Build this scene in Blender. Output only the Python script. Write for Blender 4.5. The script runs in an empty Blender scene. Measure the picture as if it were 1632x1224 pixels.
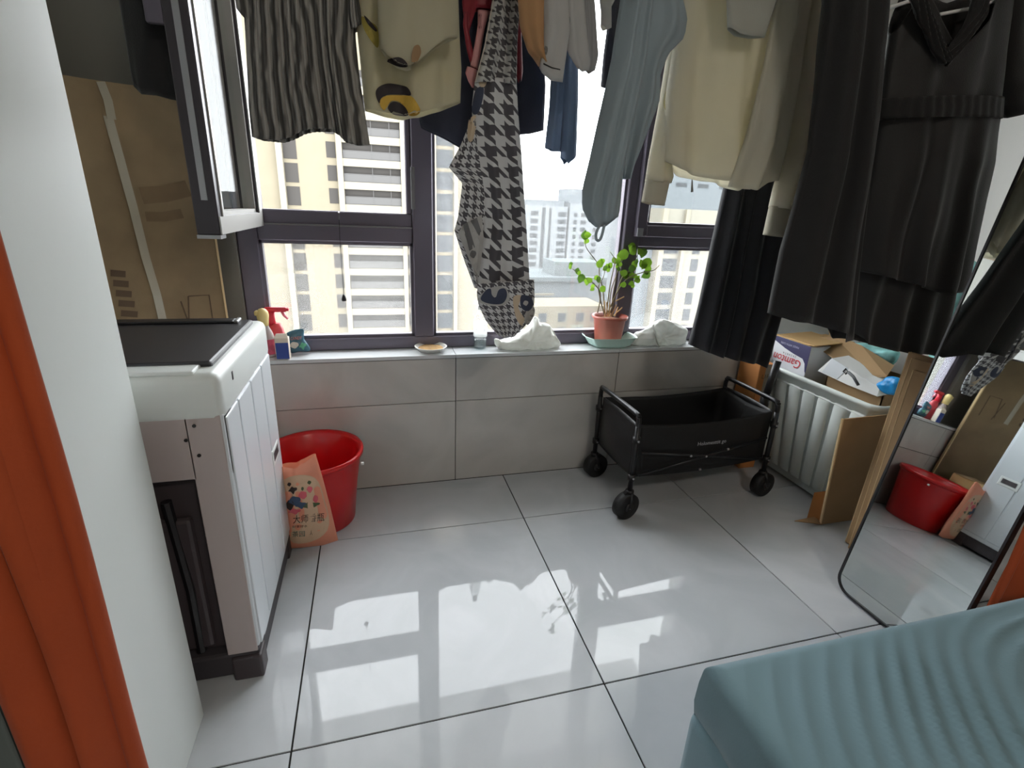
import bpy, bmesh, math, random
from mathutils import Vector, Matrix, noise
from mathutils.bvhtree import BVHTree

# ------------------------------------------------------------------ camera, world, exposure
sc = bpy.context.scene
COL = sc.collection
F = 805.27
CAM = Vector((0.2388, -1.7271, 1.2278))
ROT = Matrix(((0.96575437, 0.04740587, -0.25509052), (-0.25618384, 0.32992731, -0.9085801), (0.0410893, 0.94281528, 0.33077336)))
cd = bpy.data.cameras.new('camera'); cam = bpy.data.objects.new('camera', cd); COL.objects.link(cam)
cd.sensor_fit = 'HORIZONTAL'; cd.sensor_width = 36.0; cd.lens = F * 36.0 / 1632.0
cd.clip_start = 0.02; cd.clip_end = 600
cam.matrix_world = Matrix.Translation(CAM) @ ROT.to_4x4()
sc.camera = cam
w = bpy.data.worlds.new('sky'); sc.world = w; w.use_nodes = True
bg = w.node_tree.nodes['Background']; bg.inputs[0].default_value = (0.93, 0.97, 1.0, 1); bg.inputs[1].default_value = 6.0
sc.view_settings.view_transform = 'Standard'; sc.view_settings.look = 'None'
sc.view_settings.gamma = 1.0; sc.view_settings.exposure = 0.92; sc.view_settings.use_curve_mapping = False
sc.cycles.max_bounces = 8; sc.cycles.diffuse_bounces = 5; sc.cycles.glossy_bounces = 4
sc.cycles.transparent_max_bounces = 12; sc.cycles.transmission_bounces = 6
sc.cycles.sample_clamp_indirect = 6.0; sc.cycles.caustics_reflective = False; sc.cycles.caustics_refractive = False
random.seed(7)
PI = math.pi

def ray(x, y): return ROT @ Vector(((x - 816) / F, -(y - 612) / F, -1.0))
def px(x, y, Y):                       # where the sight line of a measured point meets the plane y = Y
    d = ray(x, y); t = (Y - CAM.y) / d.y; return CAM + d * t
def pz(x, y, Z): d = ray(x, y); return CAM + d * ((Z - CAM.z) / d.z)
def pX(x, y, X): d = ray(x, y); return CAM + d * ((X - CAM.x) / d.x)

# ------------------------------------------------------------------ materials
MATS = {}
def lin(c): return tuple((v / 255 / 12.92) if v / 255 <= .04045 else ((v / 255 + .055) / 1.055) ** 2.4 for v in c)
def mat(name, col, rough=.5, metal=0, spec=.5, bump=0, bscale=60, var=0, vscale=4, coat=0, sheen=0, trans=0, alpha=1, emit=0, transl=0):
    if name in MATS: return MATS[name]
    m = bpy.data.materials.new(name); m.use_nodes = True; nt = m.node_tree; N = nt.nodes; L = nt.links
    b = N['Principled BSDF']; c = lin(col) + (1,)
    b.inputs['Base Color'].default_value = c; b.inputs['Roughness'].default_value = rough; b.inputs['Metallic'].default_value = metal
    b.inputs['Specular IOR Level'].default_value = spec; b.inputs['Coat Weight'].default_value = coat; b.inputs['Coat Roughness'].default_value = .08
    b.inputs['Sheen Weight'].default_value = sheen; b.inputs['Transmission Weight'].default_value = trans; b.inputs['Alpha'].default_value = alpha
    if emit: b.inputs['Emission Color'].default_value = c; b.inputs['Emission Strength'].default_value = emit
    tc = N.new('ShaderNodeTexCoord')
    if var:
        n = N.new('ShaderNodeTexNoise'); n.inputs['Scale'].default_value = vscale; n.inputs['Detail'].default_value = 5
        L.new(tc.outputs['Object'], n.inputs['Vector'])
        r = N.new('ShaderNodeValToRGB'); r.color_ramp.elements[0].position = .3; r.color_ramp.elements[1].position = .7
        r.color_ramp.elements[0].color = tuple(v * (1 - var) for v in c[:3]) + (1,); r.color_ramp.elements[1].color = tuple(min(1, v * (1 + var)) for v in c[:3]) + (1,)
        L.new(n.outputs['Fac'], r.inputs['Fac']); L.new(r.outputs['Color'], b.inputs['Base Color'])
    if bump:
        n2 = N.new('ShaderNodeTexNoise'); n2.inputs['Scale'].default_value = bscale; n2.inputs['Detail'].default_value = 3
        L.new(tc.outputs['Object'], n2.inputs['Vector'])
        bp = N.new('ShaderNodeBump'); bp.inputs['Strength'].default_value = bump; bp.inputs['Distance'].default_value = .01
        L.new(n2.outputs['Fac'], bp.inputs['Height']); L.new(bp.outputs['Normal'], b.inputs['Normal'])
    if transl:
        t = N.new('ShaderNodeBsdfTranslucent'); t.inputs['Color'].default_value = c
        mx = N.new('ShaderNodeMixShader'); mx.inputs[0].default_value = transl
        L.new(b.outputs[0], mx.inputs[1]); L.new(t.outputs[0], mx.inputs[2]); L.new(mx.outputs[0], N['Material Output'].inputs[0])
    MATS[name] = m
    return m
def glass(name, tint=(255, 255, 255), dust=0.0, gloss=.06):     # thin pane: see-through, a little mirror, a film of pale dust
    if name in MATS: return MATS[name]
    m = bpy.data.materials.new(name); m.use_nodes = True; nt = m.node_tree; N = nt.nodes; L = nt.links
    for n in list(N): N.remove(n)
    out = N.new('ShaderNodeOutputMaterial'); tr = N.new('ShaderNodeBsdfTransparent'); tr.inputs[0].default_value = lin(tint) + (1,)
    g = N.new('ShaderNodeBsdfGlossy'); g.inputs['Roughness'].default_value = .02
    m1 = N.new('ShaderNodeMixShader'); m1.inputs[0].default_value = gloss; L.new(tr.outputs[0], m1.inputs[1]); L.new(g.outputs[0], m1.inputs[2])
    last = m1
    if dust:
        t = N.new('ShaderNodeBsdfTranslucent'); t.inputs[0].default_value = (.95, .95, .93, 1)
        tc = N.new('ShaderNodeTexCoord'); n = N.new('ShaderNodeTexNoise'); n.inputs['Scale'].default_value = 9; n.inputs['Detail'].default_value = 6
        L.new(tc.outputs['Object'], n.inputs['Vector'])
        mr = N.new('ShaderNodeMapRange'); mr.inputs['To Min'].default_value = dust * .75; mr.inputs['To Max'].default_value = dust * 1.25
        L.new(n.outputs['Fac'], mr.inputs['Value'])
        m2 = N.new('ShaderNodeMixShader'); L.new(mr.outputs[0], m2.inputs[0]); L.new(m1.outputs[0], m2.inputs[1]); L.new(t.outputs[0], m2.inputs[2]); last = m2
    L.new(last.outputs[0], out.inputs[0]); MATS[name] = m
    return m
def tile_mat(name, c1, c2, rough, spec=.5):
    m = bpy.data.materials.new(name); m.use_nodes = True; nt = m.node_tree; N = nt.nodes; L = nt.links; b = N['Principled BSDF']
    b.inputs['Roughness'].default_value = rough; b.inputs['Specular IOR Level'].default_value = spec
    tc = N.new('ShaderNodeTexCoord'); oi = N.new('ShaderNodeObjectInfo'); mul = N.new('ShaderNodeMath'); mul.operation = 'MULTIPLY'; mul.inputs[1].default_value = 37
    L.new(oi.outputs['Random'], mul.inputs[0]); ad = N.new('ShaderNodeVectorMath'); L.new(tc.outputs['Object'], ad.inputs[0]); L.new(mul.outputs[0], ad.inputs[1])
    n = N.new('ShaderNodeTexNoise'); n.inputs['Scale'].default_value = 2.6; n.inputs['Detail'].default_value = 8; n.inputs['Distortion'].default_value = 1.2
    L.new(ad.outputs[0], n.inputs['Vector'])
    r = N.new('ShaderNodeValToRGB'); r.color_ramp.elements[0].position = .35; r.color_ramp.elements[1].position = .68
    r.color_ramp.elements[0].color = lin(c1) + (1,); r.color_ramp.elements[1].color = lin(c2) + (1,)
    L.new(n.outputs['Fac'], r.inputs['Fac']); L.new(r.outputs['Color'], b.inputs['Base Color'])
    return m

# ------------------------------------------------------------------ builders
ORG = {}                                # world origin of each thing, so parts are modelled in world coordinates
def tag(o, label=None, cat=None, group=None, kind=None):
    if label: o['label'] = label
    if cat: o['category'] = cat
    if group: o['group'] = group
    if kind: o['kind'] = kind
    return o
def thing(name, label, cat, loc, group=None):
    o = bpy.data.objects.new(name, None); COL.objects.link(o); o.location = loc; o.empty_display_size = .05
    ORG[o.name] = Vector(loc)
    return tag(o, label, cat, group)
def O(name, geo, m, parent=None, smooth=False, loc=None, label=None):
    """geo = bmesh, (verts, faces[, uvs]) or an existing mesh (then loc places it)"""
    if isinstance(geo, bpy.types.Mesh): me = geo
    else:
        me = bpy.data.meshes.new(name)
        base = ORG[parent.name] if parent else (Vector(loc) if loc is not None else Vector((0, 0, 0)))
        if isinstance(geo, bmesh.types.BMesh):
            bmesh.ops.recalc_face_normals(geo, faces=geo.faces)
            if base.length: bmesh.ops.translate(geo, verts=geo.verts, vec=-base)
            geo.to_mesh(me); geo.free()
        else:
            me.from_pydata([Vector(v) - base for v in geo[0]], [], geo[1])
            if len(geo) > 2 and geo[2]:
                uv = me.uv_layers.new(name='UVMap')
                for l in me.loops: uv.data[l.index].uv = geo[2][l.vertex_index]
            me.update()
        if smooth:
            for p in me.polygons: p.use_smooth = True
        if m: me.materials.append(m)
    o = bpy.data.objects.new(name, me); COL.objects.link(o)
    if parent: o.parent = parent; ORG[o.name] = ORG[parent.name]
    else: ORG[o.name] = Vector(loc) if loc is not None else Vector((0, 0, 0))
    if loc is not None:
        if parent and isinstance(geo, bpy.types.Mesh): o.location = Vector(loc) - ORG[parent.name]
        elif not parent: o.location = loc
    if label: o['label'] = label
    return o
def S(name, geo, m, smooth=False): return tag(O(name, geo, m, None, smooth), kind='structure')
def box(bm, x0, x1, y0, y1, z0, z1, r=0, seg=2, mtx=None):
    v = [bm.verts.new(p) for p in ((x0, y0, z0), (x1, y0, z0), (x1, y1, z0), (x0, y1, z0), (x0, y0, z1), (x1, y0, z1), (x1, y1, z1), (x0, y1, z1))]
    f = [bm.faces.new([v[i] for i in q]) for q in ((3, 2, 1, 0), (4, 5, 6, 7), (0, 1, 5, 4), (1, 2, 6, 5), (2, 3, 7, 6), (3, 0, 4, 7))]
    if r:
        es = list({e for q in f for e in q.edges})
        res = bmesh.ops.bevel(bm, geom=es, offset=r, segments=seg, profile=.5, affect='EDGES')
        v = list({vv for q in res['faces'] for vv in q.verts} | {vv for q in f if q.is_valid for vv in q.verts})
    if mtx is not None: bmesh.ops.transform(bm, matrix=mtx, verts=v)
    return v
def B(x0, x1, y0, y1, z0, z1, r=0, seg=2, mtx=None):
    bm = bmesh.new(); box(bm, x0, x1, y0, y1, z0, z1, r, seg, mtx); return bm
def frame_basis(d):
    d = d.normalized(); a = Vector((0, 0, 1)) if abs(d.z) < .9 else Vector((1, 0, 0))
    u = d.cross(a).normalized(); return u, d.cross(u).normalized()
def tube(bm, pts, r, n=8, closed=False, cap=True):
    pts = [Vector(p) for p in pts]; rings = []; k = len(pts); u = None
    for i, p in enumerate(pts):
        a = pts[(i - 1) % k] if (closed or i > 0) else p; b = pts[(i + 1) % k] if (closed or i < k - 1) else p
        d = (b - a).normalized()
        if u is None: u, v = frame_basis(d)
        else:
            u = (u - d * u.dot(d)); u = u.normalized() if u.length > 1e-6 else frame_basis(d)[0]; v = d.cross(u)
        rr = r[i] if isinstance(r, (list, tuple)) else r
        rings.append([bm.verts.new(p + (u * math.cos(t) + v * math.sin(t)) * rr) for t in [2 * PI * j / n for j in range(n)]])
    for i in range(k if closed else k - 1):
        A, C = rings[i], rings[(i + 1) % k]
        for j in range(n): bm.faces.new((A[j], A[(j + 1) % n], C[(j + 1) % n], C[j]))
    if cap and not closed: bm.faces.new(rings[0][::-1]); bm.faces.new(rings[-1])
def T(pts, r, n=8, closed=False):
    bm = bmesh.new(); tube(bm, pts, r, n, closed); return bm
def lathe(bm, prof, c, n=32, sx=1, sy=1, cap0=True, cap1=False, fn=None):
    rings = []
    for (r, z) in prof:
        ring = []
        for j in range(n):
            a = 2 * PI * j / n; p = Vector((r * math.cos(a) * sx, r * math.sin(a) * sy, z))
            if fn: p = fn(p, a)
            ring.append(bm.verts.new(p + Vector(c)))
        rings.append(ring)
    for A, C in zip(rings, rings[1:]):
        for j in range(n): bm.faces.new((A[j], A[(j + 1) % n], C[(j + 1) % n], C[j]))
    if cap0: bm.faces.new(rings[0][::-1])
    if cap1: bm.faces.new(rings[-1])
def LA(prof, c, n=32, **k):
    bm = bmesh.new(); lathe(bm, prof, c, n, **k); return bm
def cyl(bm, a, b, r, n=16): tube(bm, [a, b], r, n)
def prism(pts, d):                      # polygon (3D points) given thickness d (vector)
    bm = bmesh.new(); d = Vector(d); v = [bm.verts.new(p) for p in pts]; q = [bm.verts.new(Vector(p) + d) for p in pts]; n = len(v)
    bm.faces.new(v); bm.faces.new(q[::-1])
    for i in range(n): bm.faces.new((v[i], v[(i + 1) % n], q[(i + 1) % n], q[i]))
    return bm
def spline(pts, n, closed=False):       # Catmull-Rom through points
    out = []; k = len(pts); P = [Vector(p) for p in pts]; segs = k if closed else k - 1
    for i in range(segs):
        g = (lambda j: P[j % k]) if closed else (lambda j: P[max(0, min(k - 1, j))])
        p0, p1, p2, p3 = g(i - 1), g(i), g(i + 1), g(i + 2)
        for s in range(n):
            t = s / n
            out.append(.5 * ((2 * p1) + (p2 - p0) * t + (2 * p0 - 5 * p1 + 4 * p2 - p3) * t * t + (3 * p1 - p0 - 3 * p2 + p3) * t ** 3))
    if not closed: out.append(P[-1])
    return out
def resample(pts, n):
    P = [Vector(p) for p in pts]; d = [0]
    for a, b in zip(P, P[1:]): d.append(d[-1] + (b - a).length)
    out = []
    for i in range(n):
        s = d[-1] * i / (n - 1); k = 0
        while k < len(P) - 2 and d[k + 1] < s: k += 1
        L = d[k + 1] - d[k]; out.append(P[k].lerp(P[k + 1], 0 if L == 0 else (s - d[k]) / L))
    return out
def text_mesh(s, size, name='text'):
    cu = bpy.data.curves.new(name, 'FONT'); cu.body = s; cu.size = size; cu.align_x = 'CENTER'; cu.align_y = 'CENTER'; cu.resolution_u = 2
    ob = bpy.data.objects.new(name, cu); COL.objects.link(ob)
    dg = bpy.context.evaluated_depsgraph_get(); dg.update()
    me = ob.evaluated_get(dg).to_mesh()
    vs = [v.co.copy() for v in me.vertices]; fs = [tuple(p.vertices) for p in me.polygons]
    ob.evaluated_get(dg).to_mesh_clear(); bpy.data.objects.remove(ob); bpy.data.curves.remove(cu)
    return vs, fs
def text(name, s, size, origin, right, up, m, parent, sx=1, shear=0, lift=.001):
    vs, fs = text_mesh(s, size); r = Vector(right).normalized(); u = Vector(up).normalized(); n = r.cross(u); o = Vector(origin)
    return O(name, ([o + r * ((v.x + shear * v.y) * sx) + u * v.y + n * lift for v in vs], fs), m, parent)

# ------------------------------------------------------------------ setting
M_tile = tile_mat('polished_grey_floor_tile', (176, 180, 184), (192, 195, 199), .03, .32)
M_wtile = tile_mat('polished_grey_wall_tile', (180, 177, 173), (194, 191, 187), .09)
M_grout = mat('dark_grout', (38, 37, 36), .95, spec=.1)
M_wall = mat('white_plaster', (225, 224, 220), .85, bump=.05, bscale=200)
M_frame = mat('glare_paled_bronze', (106, 100, 112), .35, metal=.3, bump=.02, bscale=500)  # bronze lightened in colour for the window's veiling glare
M_frame2 = mat('grey_gasket', (120, 118, 120), .5)
M_white = mat('white_melamine', (212, 216, 214), .45)
XL, XR, YB, ZC = -.78, 2.78, -4.2, 2.7

floor = S('floor', B(XL - .1, XR + .1, YB - .1, .45, -.12, -.004), M_grout)
g = .0022
def pieces(parent, name, rects, m, axis, a0, a1, bev=.0006):
    cache = {}
    for (p0, p1, q0, q1) in rects:
        key = (round(p1 - p0, 4), round(q1 - q0, 4))
        if axis == 'z': loc = ((p0 + p1) / 2, (q0 + q1) / 2, (a0 + a1) / 2)
        else: loc = ((p0 + p1) / 2, (a0 + a1) / 2, (q0 + q1) / 2)
        if key not in cache:
            hw, hh, ht = (p1 - p0) / 2, (q1 - q0) / 2, (a1 - a0) / 2
            bm = B(-hw, hw, -hh, hh, -ht, ht, bev, 1) if axis == 'z' else B(-hw, hw, -ht, ht, -hh, hh, bev, 1)
            me = bpy.data.meshes.new(name); bm.to_mesh(me); bm.free(); me.materials.append(m); cache[key] = me
        O(name, cache[key], None, parent, loc=loc)
def grid(xs, ys, g): return [(a + g, b - g, c + g, d - g) for a, b in zip(xs, xs[1:]) for c, d in zip(ys, ys[1:])]
pieces(floor, 'floor_tile', grid([XL, 0, .8, 1.6, 2.4, XR], [YB, -4, -3.2, -2.4, -1.6, -.8, 0, .364], g), M_tile, 'z', -.012, 0)

YW = .364
wall = S('wall_window', B(XL - .1, XR + .1, YW + .012, .62, -.1, .598), M_grout)
pieces(wall, 'wall_tile', grid([XL, -.232, .568, 1.345, 2.145, XR], [.0, .399, .598], .0015), M_wtile, 'y', YW, YW + .02)
sill = S('trim_1', B(XL, XR, YW + .004, .62, .590, .6), M_grout)
pieces(sill, 'sill_tile', [(a + .001, b - .001, YW - .004, .60) for a, b in zip([XL, .568, 1.345, 2.145], [.568, 1.345, 2.145, XR])], mat('sill_stone', (205, 208, 210), .22), 'z', .6, .615)
S('wall_left', B(XL - .12, XL, YB, .75, -.1, ZC), mat('grey_wall_paint', (150, 147, 140), .7))
S('wall_right', B(XR, XR + .12, YB, .75, -.1, ZC), M_wall)
S('wall_back', B(XL - .1, XR + .1, YB - .12, YB, -.1, ZC), M_wall)
S('ceiling', B(XL - .1, XR + .1, YB - .1, .75, ZC, ZC + .1), M_wall)
WX0, WX1, WZ1 = -.262, 2.14, 2.36
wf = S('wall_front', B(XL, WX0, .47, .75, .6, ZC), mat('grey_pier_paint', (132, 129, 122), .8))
S('wall_front_pier', B(WX1, XR, .47, .75, .6, ZC), M_wall)
S('wall_lintel', B(WX0, WX1, .47, .75, WZ1, ZC), M_wall)
S('trim_2', B(XL + .0, XL + .14, -.10, .10, 0, ZC, .01), mat('pale_riser_boxing', (226, 224, 216), .7))   # boxed riser in the far left corner

S('wall_overhang', B(-1.6, 2.27, .75, 1.24, 2.46, 2.62), M_wall)      # slab of the storey above, outside the window
# window: fixed frame, panes, one open sash, one shut sash
win = S('window_1', B(WX0, WX0 + .075, .49, .56, .615, WZ1, .004, 1), M_frame)
M_dust = glass('dusty_window_glass', (255, 255, 255), .031)
M_clean = glass('clean_window_glass', (252, 253, 252), .008)
def fr(name, *a, m=M_frame, r=.004): return O(name, B(*a, r, 1), m, win)
X = [WX0 + .075, .405, .488, 1.362, 1.442, WX1 - .07]
fr('jamb', WX1 - .07, WX1, .49, .56, .615, WZ1); fr('head_rail', WX0, WX1, .49, .56, WZ1 - .07, WZ1); fr('sill_rail', WX0, WX1, .485, .56, .615, .668)
fr('mullion', X[1], X[2], .478, .56, .668, WZ1); fr('mullion', X[3], X[4], .478, .56, .668, WZ1)
fr('transom', X[0], X[1], .49, .56, 1.066, 1.128); fr('transom', X[4], X[5], .49, .56, 1.074, 1.130)
for (a, b, c, d) in ((X[0], X[1], .668, 1.066), (X[2], X[3], .668, WZ1 - .07), (X[4], X[5], .668, 1.074)):   # glazing beads
    bm = bmesh.new()
    for q in ((a, a + .012, c, d), (b - .012, b, c, d), (a, b, c, c + .012), (a, b, d - .012, d)): box(bm, q[0], q[1], .497, .53, q[2], q[3])
    O('glazing_bead', bm, M_frame, win); O('pane', B(a + .01, b - .01, .508, .513, c + .01, d - .01), M_dust, win)
# opening left of the mullion stands open: only its rebate frame is here
fr('rebate_rail', X[0], X[1], .498, .56, 1.128, 1.182); fr('rebate_stile', X[1] - .022, X[1], .498, .56, 1.182, WZ1 - .07); fr('rebate_stile', X[0], X[0] + .02, .498, .56, 1.182, WZ1 - .07)
O('weather_strip', B(X[0], X[1], .484, .494, 1.124, 1.131, .002, 1), M_frame2, win)
O('lock_plate', B(X[1] - .004, X[1] + .012, .468, .480, 1.20, 1.36, .002, 1), M_frame2, win)
def sash(name, w_, z0, z1, mtx, m_in, m_out):
    st = .052
    s = O(name, B(0, st, -.03, .03, z0, z1, .003, 1, mtx), m_in, win)
    for q in ((w_ - st, w_, z0, z1), (st, w_ - st, z0, z0 + st), (st, w_ - st, z1 - st, z1)):
        O('sash_rail', B(q[0], q[1], -.03, .03, q[2], q[3], .003, 1, mtx), m_in, s)
    for q in ((st, w_ - st, z0 + st, z0 + st + .012), (st, st + .012, z0 + st, z1 - st), (w_ - st - .012, w_ - st, z0 + st, z1 - st)):
        O('sash_bead', B(q[0], q[1], -.018, .022, q[2], q[3], 0, 1, mtx), m_out, s)
    O('sash_pane', B(st + .005, w_ - st - .005, -.004, .001, z0 + st, z1 - st, 0, 1, mtx), M_clean, s)
    return s
sash('sash', X[5] - X[3] - .02, 1.122, WZ1 - .04, Matrix.Translation((X[3] + .045, .478, 0)), M_frame, M_frame)
O('corner_plate', B(X[3] + .047, X[3] + .075, .440, .447, 1.124, 1.16), mat('silver_trim', (165, 165, 168), .35, metal=.6), win)
M_lit = mat('window_lit_aluminium', (176, 174, 170), .4, metal=.2)  # window light on the sash's outer face put into a paler colour
hinge = Vector((X[0] - .005, .49, 0)); free = Vector((-.20, -.085, 0)); ang = math.atan2(free.y - hinge.y, free.x - hinge.x)
sm = Matrix.Translation(hinge) @ Matrix.Rotation(ang, 4, 'Z')
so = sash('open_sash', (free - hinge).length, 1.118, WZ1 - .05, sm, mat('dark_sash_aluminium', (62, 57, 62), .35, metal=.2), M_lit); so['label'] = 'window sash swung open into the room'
wd = (free - hinge).length
O('outer_face', B(.002, wd - .002, .0302, .034, 1.12, 1.168, 0, 1, sm), M_lit, so); O('outer_face', B(.004, .05, .0302, .034, 1.168, WZ1 - .06, 0, 1, sm), M_lit, so); O('outer_face', B(wd - .05, wd - .036, .0302, .034, 1.168, WZ1 - .06, 0, 1, sm), M_lit, so)
O('lock_bar', B(wd - .001, wd + .003, -.006, .010, 1.21, WZ1 - .1, 0, 1, sm), mat('silver_trim', (165, 165, 168), .35, metal=.6), so)
O('end_cap', B(wd - .05, wd + .004, -.03, .03, 1.108, 1.118, 0, 1, sm), mat('silver_trim', (165, 165, 168)), so)
O('sash_handle', B(wd - .035, wd - .015, -.075, -.03, 1.62, 1.74, .006, 2, sm), M_frame, so)

# ------------------------------------------------------------------ outside
M_cream = mat('cream_facade', (99, 93, 80), .9, spec=0, var=.04, vscale=.4); M_pale = mat('pale_facade', (100, 97, 89), .9, spec=0); M_pil = mat('white_pilaster', (106, 101, 90), .9, spec=0)
M_wing = mat('grey_window_glass', (54, 52, 50), .4, spec=0); M_wing2 = mat('far_window_glass', (56, 58, 60), .5, spec=0); M_roofg = mat('grey_roof', (76, 81, 83), .9, spec=0); M_far = mat('far_facade', (98, 101, 103), .9, spec=0); M_fargrey = mat('far_grey_facade', (84, 88, 91), .9, spec=0)  # far facade colours are paled to carry distance haze
S('ground', B(-300, 400, 20, 420, -46, -45), mat('hazy_street', (90, 90, 88), .95, spec=0))
def wins(bld, rects, Y, m, name='window', d=.06, rail=False):
    cache = {}
    for (x0, x1, z0, z1) in rects:
        k = (round(x1 - x0, 2), round(z1 - z0, 2))
        if k not in cache:
            hw, hh = (x1 - x0) / 2, (z1 - z0) / 2
            me = bpy.data.meshes.new(name); bm = B(-hw, hw, -d, 0, -hh, hh); bm.to_mesh(me); bm.free(); me.materials.append(m); cache[k] = me
        o = O(name, cache[k], None, bld, loc=((x0 + x1) / 2, Y, (z0 + z1) / 2))
        if rail:
            if ('r', k) not in cache:
                bm = bmesh.new(); hw, hh = (x1 - x0) / 2, (z1 - z0) / 2
                box(bm, -hw, hw, -.5, -.45, .0, .06); box(bm, -hw, hw, -.5, -.47, -hh, -.02)
                for i in (.0, 2.2): box(bm, i - .03, i + .03, -.52, -.45, -hh, hh)
                me = bpy.data.meshes.new('railing'); bm.to_mesh(me); bm.free(); me.materials.append(mat('rail_glass', (72, 71, 70), .4, spec=0)); cache[('r', k)] = me
            r = bpy.data.objects.new('railing', cache[('r', k)]); COL.objects.link(r); r.parent = o
Y = 70
tw = thing('apartment_tower', 'cream apartment tower with stacked balconies filling the left window panes', 'building', (0, 70, -45))
O('wall', B(-34, 17, 70, 84, -45, 26), M_cream, tw)
rows = [7.83 - 2.67 * k for k in range(-3, 11)]
for (a, b) in ((-10.3, -9.6), (-3.42, -2.75), (4.27, 4.83), (7.85, 8.75), (11.1, 11.6)): O('pilaster', B(a, b, 69.2, 70, -45, 26), M_pil, tw)
wins(tw, [(-9.55, -8.05, z - 2.2, z) for z in rows], 70, M_wing)
wins(tw, [(-4.62, -3.55, z - 1.8, z) for z in rows], 70, M_wing)
wins(tw, [(-2.7, 4.25, z - 1.8, z) for z in rows], 70, M_wing, 'balcony', rail=True)
wins(tw, [(4.9, 7.2, z - 1.8, z) for z in rows], 70, M_wing)
wins(tw, [(8.85, 11.0, z - 2.2, z) for z in rows], 70, M_wing2)
for z in rows: O('balcony_slab', B(-2.75, 4.27, 69.3, 70, z - 2.67 - .02, z - 1.82), M_pil, tw)
ft = thing('far_tower', 'pale distant tower block beside the scarf with rows of windows', 'building', (70, 200, -45))
O('wall', B(50, 77, 200, 215, -45, 2.2), M_far, ft); O('roof_house', B(61, 75.6, 201, 212, 2.2, 4.3), M_fargrey, ft)
fr_ = [.0 - 2.82 * k for k in range(0, 8)]
for a, b in ((56.2, 59), (61.6, 64.7), (73.0, 76.4)): wins(ft, [(a, b, z - 1.7, z) for z in fr_], 200, M_wing2)
for a, b in ((66.2, 67.6), (69.2, 70.2)): O('recess_strip', B(a, b, 199.9, 200, -22, 1.5), M_wing2, ft)
f2 = thing('far_tower', 'taller pale distant tower block left of the potted plant', 'building', (90, 200, -45))
O('wall', B(77.6, 102, 199, 216, -45, 3.5), M_far, f2); O('roof_house', B(77.5, 94, 200, 214, 3.5, 9), M_fargrey, f2)
for a, b in ((79.4, 80.8), (82.5, 84.8), (88, 90)): wins(f2, [(a, b, z - 1.6, z) for z in fr_], 199, M_wing2)
lr = thing('low_building', 'low grey-roofed building between the scarf and the plant', 'building', (46, 120, -45))
O('wall', B(33, 62, 120, 136, -45, -16), M_fargrey, lr); O('roof', B(32.5, 62.5, 119, 137, -16, -15), M_roofg, lr)
O('roof_house', B(45, 58, 122, 132, -15, -11.5), M_roofg, lr); O('wall_band', B(37, 44, 118.6, 119, -19.4, -18.9), M_pil, lr); O('wall_band', B(37, 48, 118.6, 119, -22.5, -22), M_pil, lr)
lr2 = thing('low_building', 'low cream building seen just above the white bag beside the plant pot', 'building', (42, 95, -45))
O('wall', B(30, 47, 95, 105, -45, -17.6), M_cream, lr2)
wins(lr2, [(x, x + 1.7, z - 1.8, z) for x in (32.4, 36.6, 40.6, 43.8) for z in (-19, -22, -25)], 95, M_wing2)
rt = thing('apartment_tower', 'pale apartment tower seen through the lower right pane behind the plant', 'building', (52, 76, -45))
O('wall', B(46.2, 75, 76, 88, -45, 2.0), M_pale, rt); O('shaded_bay', B(42.4, 46.2, 77.5, 86, -45, -3.2), M_fargrey, rt); O('pilaster', B(46.1, 47.0, 75.3, 76, -45, 2), M_pil, rt); O('pilaster', B(50.3, 51.0, 75.3, 76, -45, 2), M_pil, rt)  # bay's shade is put into its greyer facade colour
rr = [-5.95 - 2.87 * k for k in range(-2, 6)]
wins(rt, [(47.2, 50.1, z - 2.05, z) for z in rr], 76, M_wing2); wins(rt, [(52.9, 54.3, z - 2.05, z) for z in rr], 76, M_wing2); wins(rt, [(58.2, 60.6, z - 2.0, z) for z in rr], 76, M_wing2)
hz = thing('hazy_block', 'wide hazy grey block behind the right window sash', 'building', (120, 190, -45))
O('wall', B(104, 190, 190, 205, -45, 23.5), M_fargrey, hz)
wins(hz, [(x, x + 5, z - 1.6, z) for x in (108, 118, 128, 138) for z in (21, 17, 13)], 190, M_wing2)

# ------------------------------------------------------------------ unseen fill lamp added behind the camera to brighten the room
lamp = thing('fill_lamp', 'unseen round ceiling lamp added as fill light behind the camera', 'lamp', (1.0, -2.9, 2.66))
O('fill_lamp_base', LA([(.22, 2.66), (.24, 2.68), (.24, 2.70)], (1.0, -2.9, 0), 32, cap1=True), M_white, lamp, True)
O('fill_lamp_shade', LA([(.0001, 2.58), (.12, 2.585), (.2, 2.61), (.22, 2.66)], (1.0, -2.9, 0), 32, cap0=False), mat('fill_lamp_diffuser', (255, 246, 232), .5, emit=24), lamp, True)

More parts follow.
